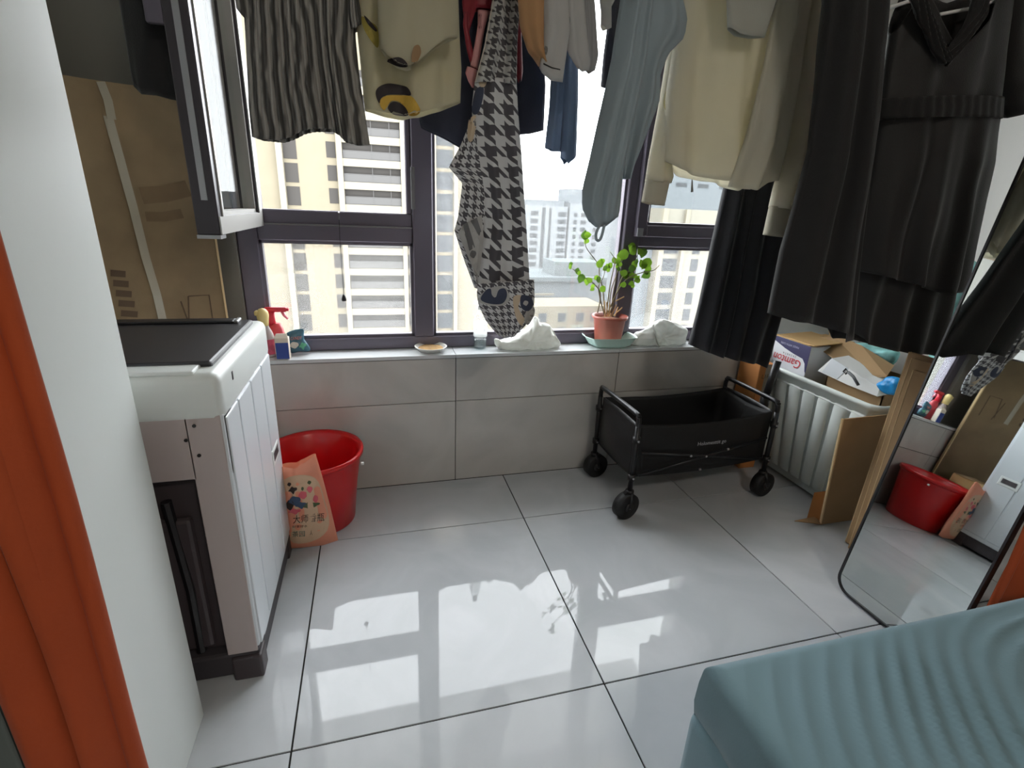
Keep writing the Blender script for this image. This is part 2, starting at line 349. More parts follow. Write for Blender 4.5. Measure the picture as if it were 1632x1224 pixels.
# ------------------------------------------------------------------ shapes shared by soft things
def blob(outline, y, th, wr=.006, seed=0, rings=9, n=72, flat=None, ws=34, yo=None):
    """soft body inflated from an outline standing at distance y; th = half depth, wr = wrinkle height"""
    o = resample(spline([Vector((a, b, 0)) for a, b in outline], 8, True) + [Vector((outline[0][0], outline[0][1], 0))], n + 1)[:-1]
    c = sum(o, Vector()) / n; V = []; Fc = []
    def pt(p, s, side):
        q = c.lerp(p, s); d = y + side * th * math.sqrt(max(0, 1 - s ** 2.4))
        P = px(q.x, q.y, y); P.y = d
        nz = noise.noise(P * ws + Vector((seed, seed * 2, 0))) + .5 * noise.noise(P * ws * 2.3 + Vector((seed, 5, 0)))
        P.y += side * wr * nz * (1 if s < .99 else 0)
        if flat is not None and P.z < flat: P.z = flat
        return P
    for side in (-1, 1):
        V.append(pt(c, 0, side)); base = len(V) - 1; start = len(V)
        for k in range(1, rings + 1):
            s = math.sin(k / rings * PI / 2)
            if k == rings and side == 1: break
            V += [pt(p, s, side) for p in o]
        if side == -1: f0 = start; rim = start + (rings - 1) * n
        ro = lambda k, j: (start + k * n + j % n) if not (side == 1 and k == rings - 1) else rim + j % n
        for j in range(n):
            Fc.append((base, ro(0, j + 1), ro(0, j)) if side == 1 else (base, ro(0, j), ro(0, j + 1)))
            for k in range(rings - 1):
                q = (ro(k, j), ro(k + 1, j), ro(k + 1, j + 1), ro(k, j + 1)); Fc.append(q if side == -1 else q[::-1])
    bm = bmesh.new(); vs = [bm.verts.new(v) for v in V]
    for f in Fc: bm.faces.new([vs[i] for i in f])
    return bm
def coons(L, R, Tt, Bb, nu, nv):
    L = resample([Vector((a, b, 0)) for a, b in L], nv); R = resample([Vector((a, b, 0)) for a, b in R], nv)
    Tt = resample([Vector((a, b, 0)) for a, b in (Tt or [L[0][:2], R[0][:2]])], nu); Bb = resample([Vector((a, b, 0)) for a, b in (Bb or [L[-1][:2], R[-1][:2]])], nu)
    G = []
    for j in range(nv):
        v = j / (nv - 1); row = []
        for i in range(nu):
            u = i / (nu - 1)
            p = (1 - v) * Tt[i] + v * Bb[i] + (1 - u) * L[j] + u * R[j] - ((1 - u) * (1 - v) * L[0] + u * (1 - v) * R[0] + (1 - u) * v * L[-1] + u * v * R[-1])
            row.append(p)
        G.append(row)
    return G
def cloth(L, R, B_=None, T_=None, y=.1, th=.03, folds=(), nu=44, nv=40, yfun=None, wob=.006, seed=0, both=True, us=1, vs=1, closed=False):
    """garment piece: a front and a back sheet joined at the side seams, with folds; outline given as sight-line points at distance y"""
    G = coons(L, R, T_, B_, nu, nv); V = []; UV = []; Fc = []
    W = (px(G[nv // 2][-1].x, G[nv // 2][-1].y, y) - px(G[nv // 2][0].x, G[nv // 2][0].y, y)).length
    H = (px(G[-1][nu // 2].x, G[-1][nu // 2].y, y) - px(G[0][nu // 2].x, G[0][nu // 2].y, y)).length
    idx = {}
    for side in ((-1, 1) if both else (-1,)):
        for j in range(nv):
            for i in range(nu):
                if side == 1 and i in (0, nu - 1): idx[side, j, i] = idx[-1, j, i]; continue
                u, v = i / (nu - 1), j / (nv - 1); P = px(G[j][i].x, G[j][i].y, y)
                e = math.sqrt(max(0, 1 - (2 * u - 1) ** 2))
                if closed: e *= min(1, math.sqrt(max(0, 1 - v)) * 2.2)
                d = 0
                for (fq, am, ph, sl, lo) in folds: d += am * (lo + (1 - lo) * v) * math.sin(2 * PI * (fq * u + ph + sl * v) + 1.3 * noise.noise(Vector((u * 3, v * 2.2, seed))))
                d += wob * noise.noise(Vector((P.x * 9, side * 3 + seed, P.z * 7)))
                P.y += d * (e ** .5 if both else 1) + side * th * e * (1 if both else 0) + (yfun(u, v) if yfun else 0)
                idx[side, j, i] = len(V); V.append(P); UV.append((u * W * us, (1 - v) * H * vs))
        for j in range(nv - 1):
            for i in range(nu - 1):
                q = [idx[side, j, i], idx[side, j + 1, i], idx[side, j + 1, i + 1], idx[side, j, i + 1]]
                Fc.append(q if side == -1 else q[::-1])
    return V, Fc, UV
def solid(o, t=.0022):
    m = o.modifiers.new('cloth_thickness', 'SOLIDIFY'); m.thickness = t; m.offset = 0; return o
def decal(name, poly, host, m, lift=.0022, smooth=True, cuts=3, label=None, yref=None):
    """flat print lying on a part's surface"""
    root = host
    org = ORG[host.name]; me = host.data
    bv = BVHTree.FromPolygons([v.co + org for v in me.vertices], [p.vertices for p in me.polygons])
    o = resample(spline([Vector((a, b, 0)) for a, b in poly], 6, True) + [Vector((*poly[0], 0))], max(18, 5 * len(poly)) + 1)[:-1] if smooth else [Vector((*p, 0)) for p in poly]
    bm = bmesh.new(); vs = [bm.verts.new(p) for p in o]; es = [bm.edges.new((vs[i], vs[(i + 1) % len(vs)])) for i in range(len(vs))]
    bmesh.ops.triangle_fill(bm, use_beauty=True, edges=es)
    if cuts: bmesh.ops.subdivide_edges(bm, edges=[e for e in bm.edges if e.calc_length() > 6], cuts=cuts, use_grid_fill=True)
    bmesh.ops.triangulate(bm, faces=bm.faces)
    last = None
    for v in bm.verts:
        d = ray(v.co.x, v.co.y).normalized(); hit, nrm, _, dist = bv.ray_cast(CAM, d)
        if hit is None: hit = CAM + d * (last or 2.0)
        else: last = dist
        v.co = hit - d * lift
    return O(name, bm, m, host, label=label)

# ------------------------------------------------------------------ washing machine
M_wm = mat('white_enamel', (206, 211, 216), .3, coat=.3); M_wmb = mat('dim_side_enamel', (178, 166, 164), .45, var=.03, vscale=3); M_plw = mat('white_plastic', (214, 218, 216), .32)  # back panel enamel: dim light on that side put into its colour
M_dk = mat('dark_plastic', (66, 58, 61), .5); M_blk = mat('black_plastic', (24, 23, 26), .4); M_gl = mat('black_glass', (44, 44, 48), .38)
wm = thing('washing_machine', 'white top-loading washing machine with black lid beside the tall white cabinet', 'washing machine', (-.36, -.3, 0))
x0, x1, y0, y1 = -.63, -.098, -.567, -.02
O('base', B(x0 + .01, x1 - .004, y0 + .004, y1 - .01, .012, .085, .008), mat('grey_plinth', (62, 58, 62), .6), wm)
bm = bmesh.new()                         # cabinet with an opening in the back panel that faces the camera
box(bm, x0, x1, y0 + .06, y1, .075, .768, .006); box(bm, -.176, x1, y0, y0 + .07, .10, .768, .006); box(bm, x0, x0 + .07, y0, y0 + .07, .10, .768, .006); box(bm, x0, x1, y0 + .0005, y0 + .07, .612, .7675, .005)
O('cabinet', bm, M_wm, wm)
O('back_panel', B(-.176, x1 - .006, y0 - .002, y0 + .004, .088, .766, .002, 1), M_wmb, wm); O('back_panel', B(x0 + .006, -.17, y0 - .002, y0 + .004, .612, .766, .002, 1), M_wmb, wm)
O('machine_bay', B(x0 + .06, -.17, y0 + .035, y0 + .058, .09, .63), M_dk, wm)
O('bay_cover', B(-.30, -.205, y0 + .012, y0 + .036, .11, .50, .01), M_dk, wm); O('pipe', T([(-.24, y0 + .02, .1), (-.235, y0 + .015, .3), (-.25, y0 + .02, .55)], .012), M_blk, wm)
for a, b in ((310, 678), (297, 701), (318, 725)):
    p = px(a, b, y0); O('screw_hole', LA([(.004, 0), (.004, .002)], (0, 0, 0), 10, cap1=True, fn=lambda q, a_, p=p: Vector((p.x + q.x, y0 - .0022 - q.z, p.z + q.y))), M_blk, wm)
O('corner_foot', B(-.17, x1 + .002, y0 - .006, y0 + .05, .0, .075, .006), M_dk, wm); O('corner_foot', B(x1 - .05, x1, y1 - .06, y1 - .005, .0, .08, .006), M_dk, wm)
O('corner_foot', B(x0, x0 + .06, y0, y0 + .05, .0, .08, .006), M_dk, wm); O('corner_foot', B(x0, x0 + .05, y1 - .06, y1 - .005, .0, .08, .006), M_dk, wm)
for a, b in zip((-.555, -.44, -.30, -.16), (-.448, -.308, -.168, -.032)):   # pressed ribs of the side panel
    O('side_rib', B(x1 - .003, x1 + .004, a, b, .10, .755, .0035, 2), M_wm, wm)
p = pX(437, 722, x1)
hb = O('handle_recess', B(x1, x1 + .006, p.y - .05, p.y + .05, p.z - .028, p.z + .028, .004), M_plw, wm); O('recess_shade_block', B(x1 + .004, x1 + .0068, p.y - .036, p.y + .036, p.z - .012, p.z + .016), M_dk, hb)  # dark block stands in for the shade inside the hand recess
tc_ = O('top_cover', B(x0 - .004, x1 + .004, y0 - .004, y1 + .004,   .748, .862, .022, 4), M_plw, wm, True)
O('control_strip', B(x0 + .03, x1 - .045, y0 + .004, y0 + .06, .858, .868, .004, 2), M_plw, wm)
O('latch_slot', B(x1 + .003, x1 + .0052, -.47, -.462, .815, .835), M_blk, wm)
ld = O('lid', B(x0 + .02, x1 - .022, y0 + .055, y1 - .05, .855, .874, .006, 2), M_gl, wm)
O('lid_handle', B(x0 + .02, x1 - .06, y1 - .105, y1 - .06, .873, .882, .006, 2), M_blk, ld); O('lid_rim', B(x1 - .062, x1 - .05, y1 - .105, y1 - .06, .874, .883, .003), mat('silver_trim', (165, 165, 168)), ld)

# ------------------------------------------------------------------ tall white cabinet at the left edge
cb = thing('tall_cabinet', 'tall white cabinet with plain flat side, in front of the washing machine', 'cabinet', (-.48, -.9, 0))
O('side_panel', B(-.24, -.222, -1.16, -.655, 0, 2.45, .001, 1), M_white, cb); O('side_panel', B(XL, XL + .018, -1.16, -.655, 0, 2.45, .001, 1), M_white, cb)
O('back', B(XL + .018, -.24, -.665, -.655, .08, 2.45), M_white, cb); O('plinth', B(XL + .018, -.24, -1.12, -1.10, 0, .08), M_white, cb)
for a, b in ((XL + .002, -.503), (-.499, -.224)):
    d = O('door', B(a, b, -1.178, -1.16, .08, 2.45, .001, 1), M_white, cb); O('handle', B((-.515 if b < -.4 else -.49), (-.507 if b < -.4 else -.482), -1.2, -1.178, 1.0, 1.2), M_frame2, d)
for z in (.09, .55, 1.0, 1.5, 2.43): O('shelf', B(XL + .018, -.24, -1.15, -.665, z, z + .018), M_white, cb)

# ------------------------------------------------------------------ cardboard in the left corner
M_kraftsh = mat('shaded_kraft', (126, 106, 78), .8, var=.16, vscale=6, bump=.05, bscale=80); M_kraft = mat('kraft_cardboard', (158, 128, 92), .8, var=.10, vscale=5, bump=.04, bscale=80); M_kraftd = mat('kraft_print', (84, 66, 48), .85); M_kraftl = mat('kraft_cut_edge', (212, 184, 140), .8); M_tape = mat('clear_tape', (158, 150, 134), .18)  # front sheet's kraft is darkened to hold the corner's shade
A0, B0, zt = Vector((-.735, .02, 0)), Vector((-.30, .335, 0)), 1.52
dirn = (B0 - A0).normalized(); nrm = Vector((dirn.y, -dirn.x, 0)); up = Vector((0, 0, 1))
def cb_pt(s, z, off=0): return A0.lerp(B0, s) + nrm * off + up * z + Vector((.035, .0, 0)) * (1 - z / zt) * 0
cs = thing('cardboard_sheet', 'tall flattened cardboard box leaning in the corner behind the washing machine', 'cardboard', (-.52, .18, 0))
O('front_sheet', prism([cb_pt(0, 0), cb_pt(1, 0), cb_pt(1, 1.53), cb_pt(.5, 1.52), cb_pt(0, zt)], nrm * .008), M_kraftsh, cs)
O('rear_sheet', prism([cb_pt(0, 0, -.01), cb_pt(1.0, 0, -.01), cb_pt(1.0, 1.46, -.01), cb_pt(0, 1.56, -.01)], nrm * .008), M_kraft, cs)
O('cut_edge', prism([cb_pt(1, .0, -.012), cb_pt(1.012, .0, -.012), cb_pt(1.012, 1.5, -.012), cb_pt(1, 1.5, -.012)], nrm * .022), M_kraftl, cs)
def on_sheet(x, y, off=.0095):
    d = ray(x, y); P = A0 + nrm * off; t = (P - CAM).dot(nrm) / d.dot(nrm); return CAM + d * t
def strip_on(name, pts, wd_, m, parent, off=.010):
    V = []; Fc = []; P = [on_sheet(*q, off) for q in pts]
    for i, p in enumerate(P):
        d = (P[min(i + 1, len(P) - 1)] - P[max(i - 1, 0)]).normalized(); s = d.cross(nrm).normalized() * wd_ / 2
        V += [p - s, p + s, p - s + nrm * .0015, p + s + nrm * .0015]
    for i in range(len(P) - 1):
        a = i * 4; b = a + 4; Fc += [(a + 2, a + 3, b + 3, b + 2), (a, a + 2, b + 2, b), (a + 3, a + 1, b + 1, b + 3)]
    return O(name, (V, Fc), m, parent)
strip_on('tape', [(172, 185), (190, 250), (212, 330), (232, 410), (250, 470), (266, 540)], .024, M_tape, cs)
strip_on('tape', [(160, 130), (172, 160), (178, 190)], .022, M_tape, cs, .012)
for q in ([(288, 480), (308, 535)], [(300, 472), (333, 470), (342, 530)], [(300, 472), (302, 530)]): strip_on('printed_line', q, .004, M_kraftd, cs)
for yy in range(435, 535, 16): strip_on('printed_bar', [(176 + (yy - 435) * .26, yy), (200 + (yy - 435) * .3, yy + 2)], .020, M_kraftd, cs, .0097)
for (xa, ya, xb, yb, wd_) in ((225, 312, 300, 300, .05), (232, 345, 290, 340, .03)): strip_on('water_stain', [(xa, ya), ((xa + xb) / 2, (ya + yb) / 2 + 3), (xb, yb)], wd_, mat('damp_cardboard', (108, 88, 62), .85, var=.1, vscale=20), cs, .0088)
kb = thing('cardboard_box', 'kraft cardboard box on the floor between washing machine and window wall', 'box', (-.36, .10, 0))
O('body', B(-.46, -.22, .01, .20, 0, .36, .003, 1), mat('light_kraft', (190, 156, 106), .8, var=.06), kb); O('flap', B(-.46, -.22, .10, .2, .36, .364, 0, 1), M_kraft, kb); O('print', B(-.2198, -.2192, .06, .15, .10, .18), M_kraftd, kb)

# ------------------------------------------------------------------ red tub and printed bag
M_red = mat('red_plastic', (196, 18, 22), .28, spec=.5)
tb = thing('plastic_tub', 'large red plastic tub on the floor under the window', 'tub', (-.02, .168, 0))
c = (-.02, .168, 0)
O('tub_body', LA([(.001, .012), (.125, .012), (.133, .02), (.150, .16), (.168, .296), (.176, .304), (.186, .309), (.1895, .303), (.188, .290), (.181, .286), (.1775, .28), (.158, .16), (.141, .004), (.135, 0), (.001, 0)], c, 56, cap0=False), M_red, tb, True)
O('handle_lug', B(.158, .170, .085, .095, .266, .276, .002, 2), M_white, tb)
M_peach = mat('peach_plastic_film', (226, 150, 122), .35, bump=.25, bscale=14, transl=.15)
bg_ = thing('plastic_bag', 'peach plastic bag with flower print leaning on the red tub', 'bag', (-.03, -.05, 0))
bb = O('bag_body', cloth([(446, 742), (452, 800), (461, 870)], [(503, 723), (514, 760), (526, 805), (539, 861)], [(461, 874), (480, 873), (515, 869), (539, 861)], [(446, 742), (455, 741), (472, 741), (488, 733), (503, 723)], y=-.035, th=.022, folds=((1.5, .004, .2, .3, .5),), nu=30, nv=30, wob=.006, seed=4, closed=True), M_peach, bg_, True)
M_pink = mat('print_pink', (206, 92, 104), .5); M_grn = mat('print_green', (70, 84, 52), .5); M_blu = mat('print_blue', (56, 76, 104), .5); M_ink = mat('print_ink', (52, 38, 34), .6); M_crm = mat('print_cream', (206, 172, 142), .5)
decal('print', [(452, 765), (500, 760), (518, 800), (524, 840), (500, 862), (462, 862), (455, 810)], bb, M_crm, .0012)
def ell(cx, cy, rx, ry, n=9, j=.12, s=0): return [(cx + rx * math.cos(2 * PI * i / n) * (1 + j * math.sin(i * 5 + s)), cy + ry * math.sin(2 * PI * i / n) * (1 + j * math.cos(i * 3 + s))) for i in range(n)]
for q, m in ((ell(483, 789, 7, 6), M_pink), (ell(493.5, 780, 4.5, 5), M_pink), (ell(503, 795, 4, 6), M_pink), (ell(493, 769, 3, 3), M_grn), (ell(495, 806, 10, 6, j=.3), M_grn), (ell(482, 779, 2, 3), M_grn), (ell(467, 781, 6, 5, j=.4), M_ink), (ell(470, 798, 9, 7, j=.2), M_blu), (ell(462, 805, 6, 8), M_ink), (ell(480, 805, 8, 5, j=.3), M_blu), (ell(470, 815, 9, 4, j=.3), M_pink), (ell(506, 803, 4, 2), M_grn), (ell(461, 772, 3, 3), M_ink)): decal('print', q, bb, m, .0022, cuts=1)
def text_px(name, s, cx, cy, wpx, hpx, host, m, slope=0, lift=.0025, jit=None):
    vs, fs = text_mesh(s, 1.0); xs = [v.x for v in vs]; ys = [v.y for v in vs]; w_ = max(xs) - min(xs); h_ = max(ys) - min(ys); mx, my = (max(xs) + min(xs)) / 2, (max(ys) + min(ys)) / 2
    org = ORG[host.name]; me = host.data; bv = BVHTree.FromPolygons([v.co + org for v in me.vertices], [p.vertices for p in me.polygons]); V = []; last = 2.
    for v in vs:
        a = (v.x - mx) / w_ * wpx; b = -(v.y - my) / h_ * hpx; d = ray(cx + a, cy + b + slope * a).normalized(); hit, n_, i_, dist = bv.ray_cast(CAM, d)
        if hit is None: dist = last
        last = dist; V.append(CAM + d * (dist - lift))
    return O(name, (V, fs), m, host)
text_px('print_text', '大师香瓶', 492, 826, 50, 13, bb, M_ink, -.09); text_px('print_text', '好茶好水', 478, 839, 24, 4, bb, M_ink, -.05)
text_px('print_text', '茶园', 476, 851, 20, 9, bb, mat('print_teal', (64, 104, 96), .5), -.05); text_px('print_text', '人', 496, 849, 4, 8, bb, M_ink)

# ------------------------------------------------------------------ things on the sill
ZS = .6155
def bottle(name, label, x, y, prof, m, cat='bottle'):
    t = thing(name, label, cat, (x, y, ZS)); O('bottle_body', LA([(r, ZS + z) for r, z in prof], (x, y, 0), 28, cap1=True, sy=.75), m, t, True); return t
M_pinkb = mat('pink_flower_label', (196, 84, 108), .4, var=.35, vscale=40); M_yel = mat('pale_yellow_plastic', (226, 204, 138), .4); M_clr = mat('milky_clear_plastic', (216, 206, 204), .25, transl=.4); M_rd = mat('spray_red', (206, 44, 62), .35)
t = bottle('spray_bottle', 'spray bottle with pale yellow head and pink flowered body', -.188, .425, [(.030, 0), (.033, 0.0082), (.033, 0.0779), (.026, 0.1025), (.016, 0.1230), (.015, 0.1312)], M_clr)
O('label_print', LA([(.0337, ZS + 0.0123), (.0337, ZS + 0.0738)], (-.188, .425, 0), 28, cap0=False, sy=.75), M_pinkb, t, True)
bm = bmesh.new(); lathe(bm, [(.018, ZS + 0.1271), (.020, ZS + 0.1476), (.023, ZS + 0.1681), (.021, ZS + 0.1820), (.012, ZS + 0.1935), (.001, ZS + 0.1968)], (-.19, .425, 0), 20); box(bm, -.218, -.2, .41, .44, ZS + 0.1681, ZS + 0.1870, .005)
O('spray_head', bm, M_yel, t, True)
t = bottle('spray_bottle', 'clear spray bottle with red trigger head near the window corner', -.155, .462, [(.030, 0), (.033, 0.0082), (.033, 0.0820), (.028, 0.1066), (.02, 0.1271)], mat('red_clear_plastic', (214, 96, 104), .3, transl=.4))
bm = bmesh.new(); tube(bm, [(-.168, .462, ZS + 0.1230), (-.168, .462, ZS + 0.1558), (-.165, .462, ZS + 0.1763)], [.017, .015, .014], 12); box(bm, -.19, -.105, .452, .472, ZS + 0.1738, ZS + 0.1935, .006)
O('spray_head', bm, M_rd, t, True); O('trigger', T([(-.125, .462, ZS + 0.1763), (-.118, .462, ZS + 0.1599), (-.105, .462, ZS + 0.1443)], [.006, .006, .004], 8), mat('spray_pink', (226, 120, 140), .35), t, True); O('nozzle', B(-.107, -.098, .455, .469, ZS + 0.1771, ZS + 0.1902, .003), M_rd, t)
t = thing('small_carton', 'small blue and white carton on the left end of the sill', 'carton', (-.122, .385, ZS))
O('carton_body', B(-.149, -.098, .372, .402, ZS, ZS + .088, .002, 1), mat('carton_cream', (224, 212, 196), .6), t); O('blue_panel', B(-.147, -.10, .3712, .3722, ZS + .002, ZS + .068), mat('carton_blue', (44, 70, 148), .5), t)
O('gable', prism([(-.149, .372, ZS + .088), (-.098, .372, ZS + .088), (-.104, .387, ZS + .102), (-.143, .387, ZS + .102)], (0, .002, 0)), mat('carton_cream', (224, 212, 196)), t)
t = thing('snack_pouch', 'crumpled teal snack pouch lying on the sill near the spray bottles', 'pouch', (-.06, .45, ZS))
pb = O('pouch_body', blob([(453, 534), (482, 524), (485, 540), (495, 558), (478, 560), (462, 561)], .45, .014, .006, 3, flat=ZS + .001), mat('teal_foil', (62, 104, 122), .35, var=.25, vscale=22), t, True)
decal('print', ell(469, 550, 7, 5), pb, mat('print_grey', (198, 194, 184), .5), cuts=1); text_px('print_text', 'CANDY', 472, 539, 18, 5, pb, mat('print_coral', (206, 120, 110), .5), -.1)
decal('print', ell(483, 551, 5, 5, j=.4), pb, mat('print_green2', (92, 168, 132), .5), cuts=1)
dx, dy = .468, .432
t = thing('shallow_dish', 'white round dish with sandy tan contents on the sill', 'dish', (dx, dy, ZS))
M_cer = mat('white_ceramic', (232, 230, 224), .3)
O('dish_body', LA([(.001, ZS), (.045, ZS), (.066, ZS + .018), (.071, ZS + .022), (.069, ZS + .024), (.062, ZS + .019), (.044, ZS + .006), (.001, ZS + .006)], (dx, dy, 0), 40, cap0=False), M_cer, t, True)
O('contents', LA([(.056, ZS + .012), (.05, ZS + .017), (.03, ZS + .018), (.001, ZS + .017)], (dx, dy, 0), 30, cap0=False, fn=lambda p, a: p + Vector((0, 0, .0022 * noise.noise(p * 160)))), mat('sandy_grain', (188, 150, 100), .9, bump=.6, bscale=260, var=.2, vscale=60), t, True)['kind'] = 'stuff'
bx_, by_ = .692, .452
t = thing('water_bottle', 'clear plastic bottle one third full of water on the sill', 'bottle', (bx_, by_, ZS))
M_pet = glass('thin_clear_plastic', (250, 252, 252), .06, .10)
O('bottle_shell', LA([(.024, ZS), (.029, ZS + .006), (.030, ZS + .02), (.0285, ZS + .05), (.0305, ZS + .055), (.0305, ZS + .125), (.026, ZS + .150), (.012, ZS + .172), (.012, ZS + .18)], (bx_, by_, 0), 32), M_pet, t, True)
O('water', LA([(.022, ZS + .004), (.0275, ZS + .01), (.0275, ZS + .046)], (bx_, by_, 0), 28, cap1=True), glass('water', (214, 224, 226), 0, .12), t, True)
O('label_band', LA([(.0309, ZS + .058), (.0309, ZS + .122)], (bx_, by_, 0), 32, cap0=False), glass('frosted_label', (240, 240, 240), .35, .05), t, True)
O('bottle_cap', LA([(.0135, ZS + .178), (.014, ZS + .18), (.014, ZS + .196), (.012, ZS + .198)], (bx_, by_, 0), 24, cap1=True), mat('white_cap', (238, 238, 238), .4), t, True)
for (s, xx, zz, sz) in (('饮', .012, .106, .020), ('水', .012, .088, .018), ('用', -.022, .09, .010)):
    vs, fs = text_mesh(s, sz); O('label_text', ([(bx_ + xx + v.x, by_ - math.sqrt(max(1e-6, .0315 ** 2 - (xx + v.x) ** 2)), ZS + zz + v.y) for v in vs], fs), mat('label_ink', (66, 62, 70), .6), t)
M_bagw = mat('white_plastic_film', (226, 227, 222), .4, bump=.35, bscale=28, transl=.3)
def lump(name, label, outline, y, th, seed):
    t = thing(name, label, 'plastic bag', tuple(px(sum(a for a, b in outline) / len(outline), 556, y).xy) + (ZS,))
    b = O('bag_body', blob(outline, y, th, .016, seed, 12, 110, flat=ZS + .001, ws=26), M_bagw, t, True)
    return t, b
t, b = lump('plastic_bag', 'white knotted plastic bag on the sill under the scarf', [(788, 546), (806, 541), (826, 533), (842, 520), (850, 506), (857, 506), (861, 514), (876, 518), (886, 535), (893, 549), (874, 556), (850, 559), (820, 559), (798, 556)], .425, .05, 1)
O('knot', blob([(788, 540), (796, 541), (801, 551), (795, 556), (789, 548)], .41, .012, .004, 5, 5, 30), M_bagw, t, True)
t, b = lump('plastic_bag', 'white wrapped plastic bag on the sill right of the potted plant', [(999, 545), (1012, 533), (1028, 525), (1042, 516), (1054, 509), (1070, 512), (1084, 518), (1095, 525), (1093, 537), (1088, 548), (1060, 552), (1030, 552), (1010, 550)], .43, .05, 9)
O('tie', T([px(1041, 517, .38), px(1044, 530, .372), px(1047, 545, .376), px(1050, 553, .385)], .004, 6), M_bagw, t, True)
# potted plant on a green tray
t = thing('plant_tray', 'pale green plastic tray under the plant pot', 'tray', (1.32, .435, ZS))
def sq(p, a):
    k = 1 / max(abs(math.cos(a)), abs(math.sin(a))) ** .55; return Vector((p.x * k, p.y * k, p.z))
O('tray_body', LA([(.001, ZS), (.078, ZS), (.10, ZS + .012), (.122, ZS + .046), (.130, ZS + .052), (.130, ZS + .048), (.124, ZS + .03), (.103, ZS + .008), (.08, ZS - .0), (.08, ZS + .0045), (.001, ZS + .004)][0:6] + [(.118, ZS + .045), (.097, ZS + .015), (.076, ZS + .005), (.001, ZS + .005)], (1.32, .435, 0), 48, cap0=False, sy=.66, fn=sq), mat('celadon_plastic', (204, 234, 224), .35), t, True)
pt = thing('potted_plant', 'small leafy plant in a terracotta-coloured pot on the sill', 'plant', (1.318, .445, ZS + .006)); pc = (1.318, .445, 0); z0 = ZS + .006
def fl(p, a): k = 1 + .012 * abs(math.cos(a * 7)); return Vector((p.x * k, p.y * k, p.z))
O('pot', LA([(.001, z0), (.058, z0), (.061, z0 + .004), (.074, z0 + .122), (.083, z0 + .126), (.085, z0 + .134), (.083, z0 + .139), (.077, z0 + .136), (.070, z0 + .12), (.066, z0 + .11)], pc, 56, cap0=False, fn=fl), mat('terracotta_plastic', (166, 84, 70), .45), pt, True)
O('soil', LA([(.070, z0 + .118), (.04, z0 + .122), (.001, z0 + .12)], pc, 24, cap0=False, fn=lambda p, a: p + Vector((0, 0, .004 * noise.noise(p * 90)))), mat('dry_soil', (122, 82, 60), .95, var=.3, vscale=60, bump=.5, bscale=150), pt, True)
def cc(x, y): return (880 + x / 5.32, 350 + y / 5.32)
M_stem = mat('stem_brown', (128, 118, 92), .7); M_dry = mat('dry_straw', (186, 156, 110), .8); M_leaf = mat('leaf_green', (112, 150, 44), .45, var=.25, vscale=30, transl=.45); M_leafd = mat('leaf_dark', (78, 112, 40), .45, transl=.35)
rnd = random.Random(3)
for pl in ([(385, 790), (410, 640), (370, 560), (290, 500), (190, 430), (155, 405)], [(445, 790), (430, 600), (400, 480), (390, 380), (290, 240), (285, 170)], [(460, 800), (490, 560), (520, 420), (530, 340), (490, 270)], [(480, 800), (500, 600), (560, 430), (600, 290)], [(490, 790), (540, 640), (600, 480), (680, 420), (720, 330), (690, 260)], [(470, 790), (560, 600), (640, 500), (760, 450), (860, 430), (910, 385)], [(440, 800), (400, 640), (395, 560), (430, 500), (450, 420)], [(500, 790), (515, 640), (545, 480), (560, 400)]):
    dyy = rnd.uniform(-.03, .03); n_ = len(pl)
    pts = spline([px(*cc(a, b), .445 + dyy * i / n_) for i, (a, b) in enumerate(pl)], 5)
    O('stem', T(pts, [  .0032 * (1 - .6 * i / len(pts)) for i in range(len(pts))], 6), M_stem, pt, True)
for pl in ([(480, 825), (490, 700)], [(500, 825), (545, 720)], [(520, 815), (595, 745)], [(450, 825), (445, 690)], [(490, 820), (520, 690)], [(470, 820), (462, 700)], [(530, 820), (560, 740)], [(540, 690), (610, 655)]):
    dyy = rnd.uniform(-.03, .02); O('dry_stalk', T([px(*cc(*q), .445 + dyy) for q in pl], .0028, 6), M_dry, pt)
def leaf_mesh():
    V = []; Fc = []; n = 8
    for i in range(n + 1):
        t_ = i / n; wv = .43 * math.sin(PI * t_ ** .75) ** .9 if 0 < t_ < 1 else 0
        for k in (-1, 0, 1): V.append((k * wv, t_, .10 * abs(k) - .25 * t_ * t_))
    for i in range(n):
        for k in (0, 1): a = i * 3 + k; Fc.append((a, a + 1, a + 4, a + 3))
    return V, Fc
LV, LF = leaf_mesh()
LEAVES = ((278, 130, 60, 20), (290, 185, 40, 190), (155, 400, 36, 70), (215, 435, 46, 40), (245, 500, 62, 200), (295, 525, 52, 170), (345, 568, 40, 150), (405, 370, 60, 20), (450, 415, 44, 160), (495, 385, 44, 60), (530, 345, 52, 10), (555, 395, 38, 200), (395, 505, 52, 60), (430, 590, 52, 140), (600, 295, 76, 260), (685, 255, 76, 30), (770, 285, 66, 200), (795, 375, 84, 190), (700, 375, 56, 30), (680, 415, 56, 100), (620, 470, 64, 150), (672, 475, 46, 200), (795, 470, 66, 240), (720, 515, 44, 250), (668, 540, 40, 230), (600, 552, 44, 260), (745, 270, 50, 330), (810, 420, 60, 210), (425, 350, 40, 330), (560, 370, 40, 300))
LEAVES = LEAVES + tuple((a + 26 * math.cos(k * 2.4), b + 24 * math.sin(k * 2.4), s * .8, ang_ + 70 + 40 * (k % 3)) for k, (a, b, s, ang_) in enumerate(LEAVES) if k % 3 != 1)
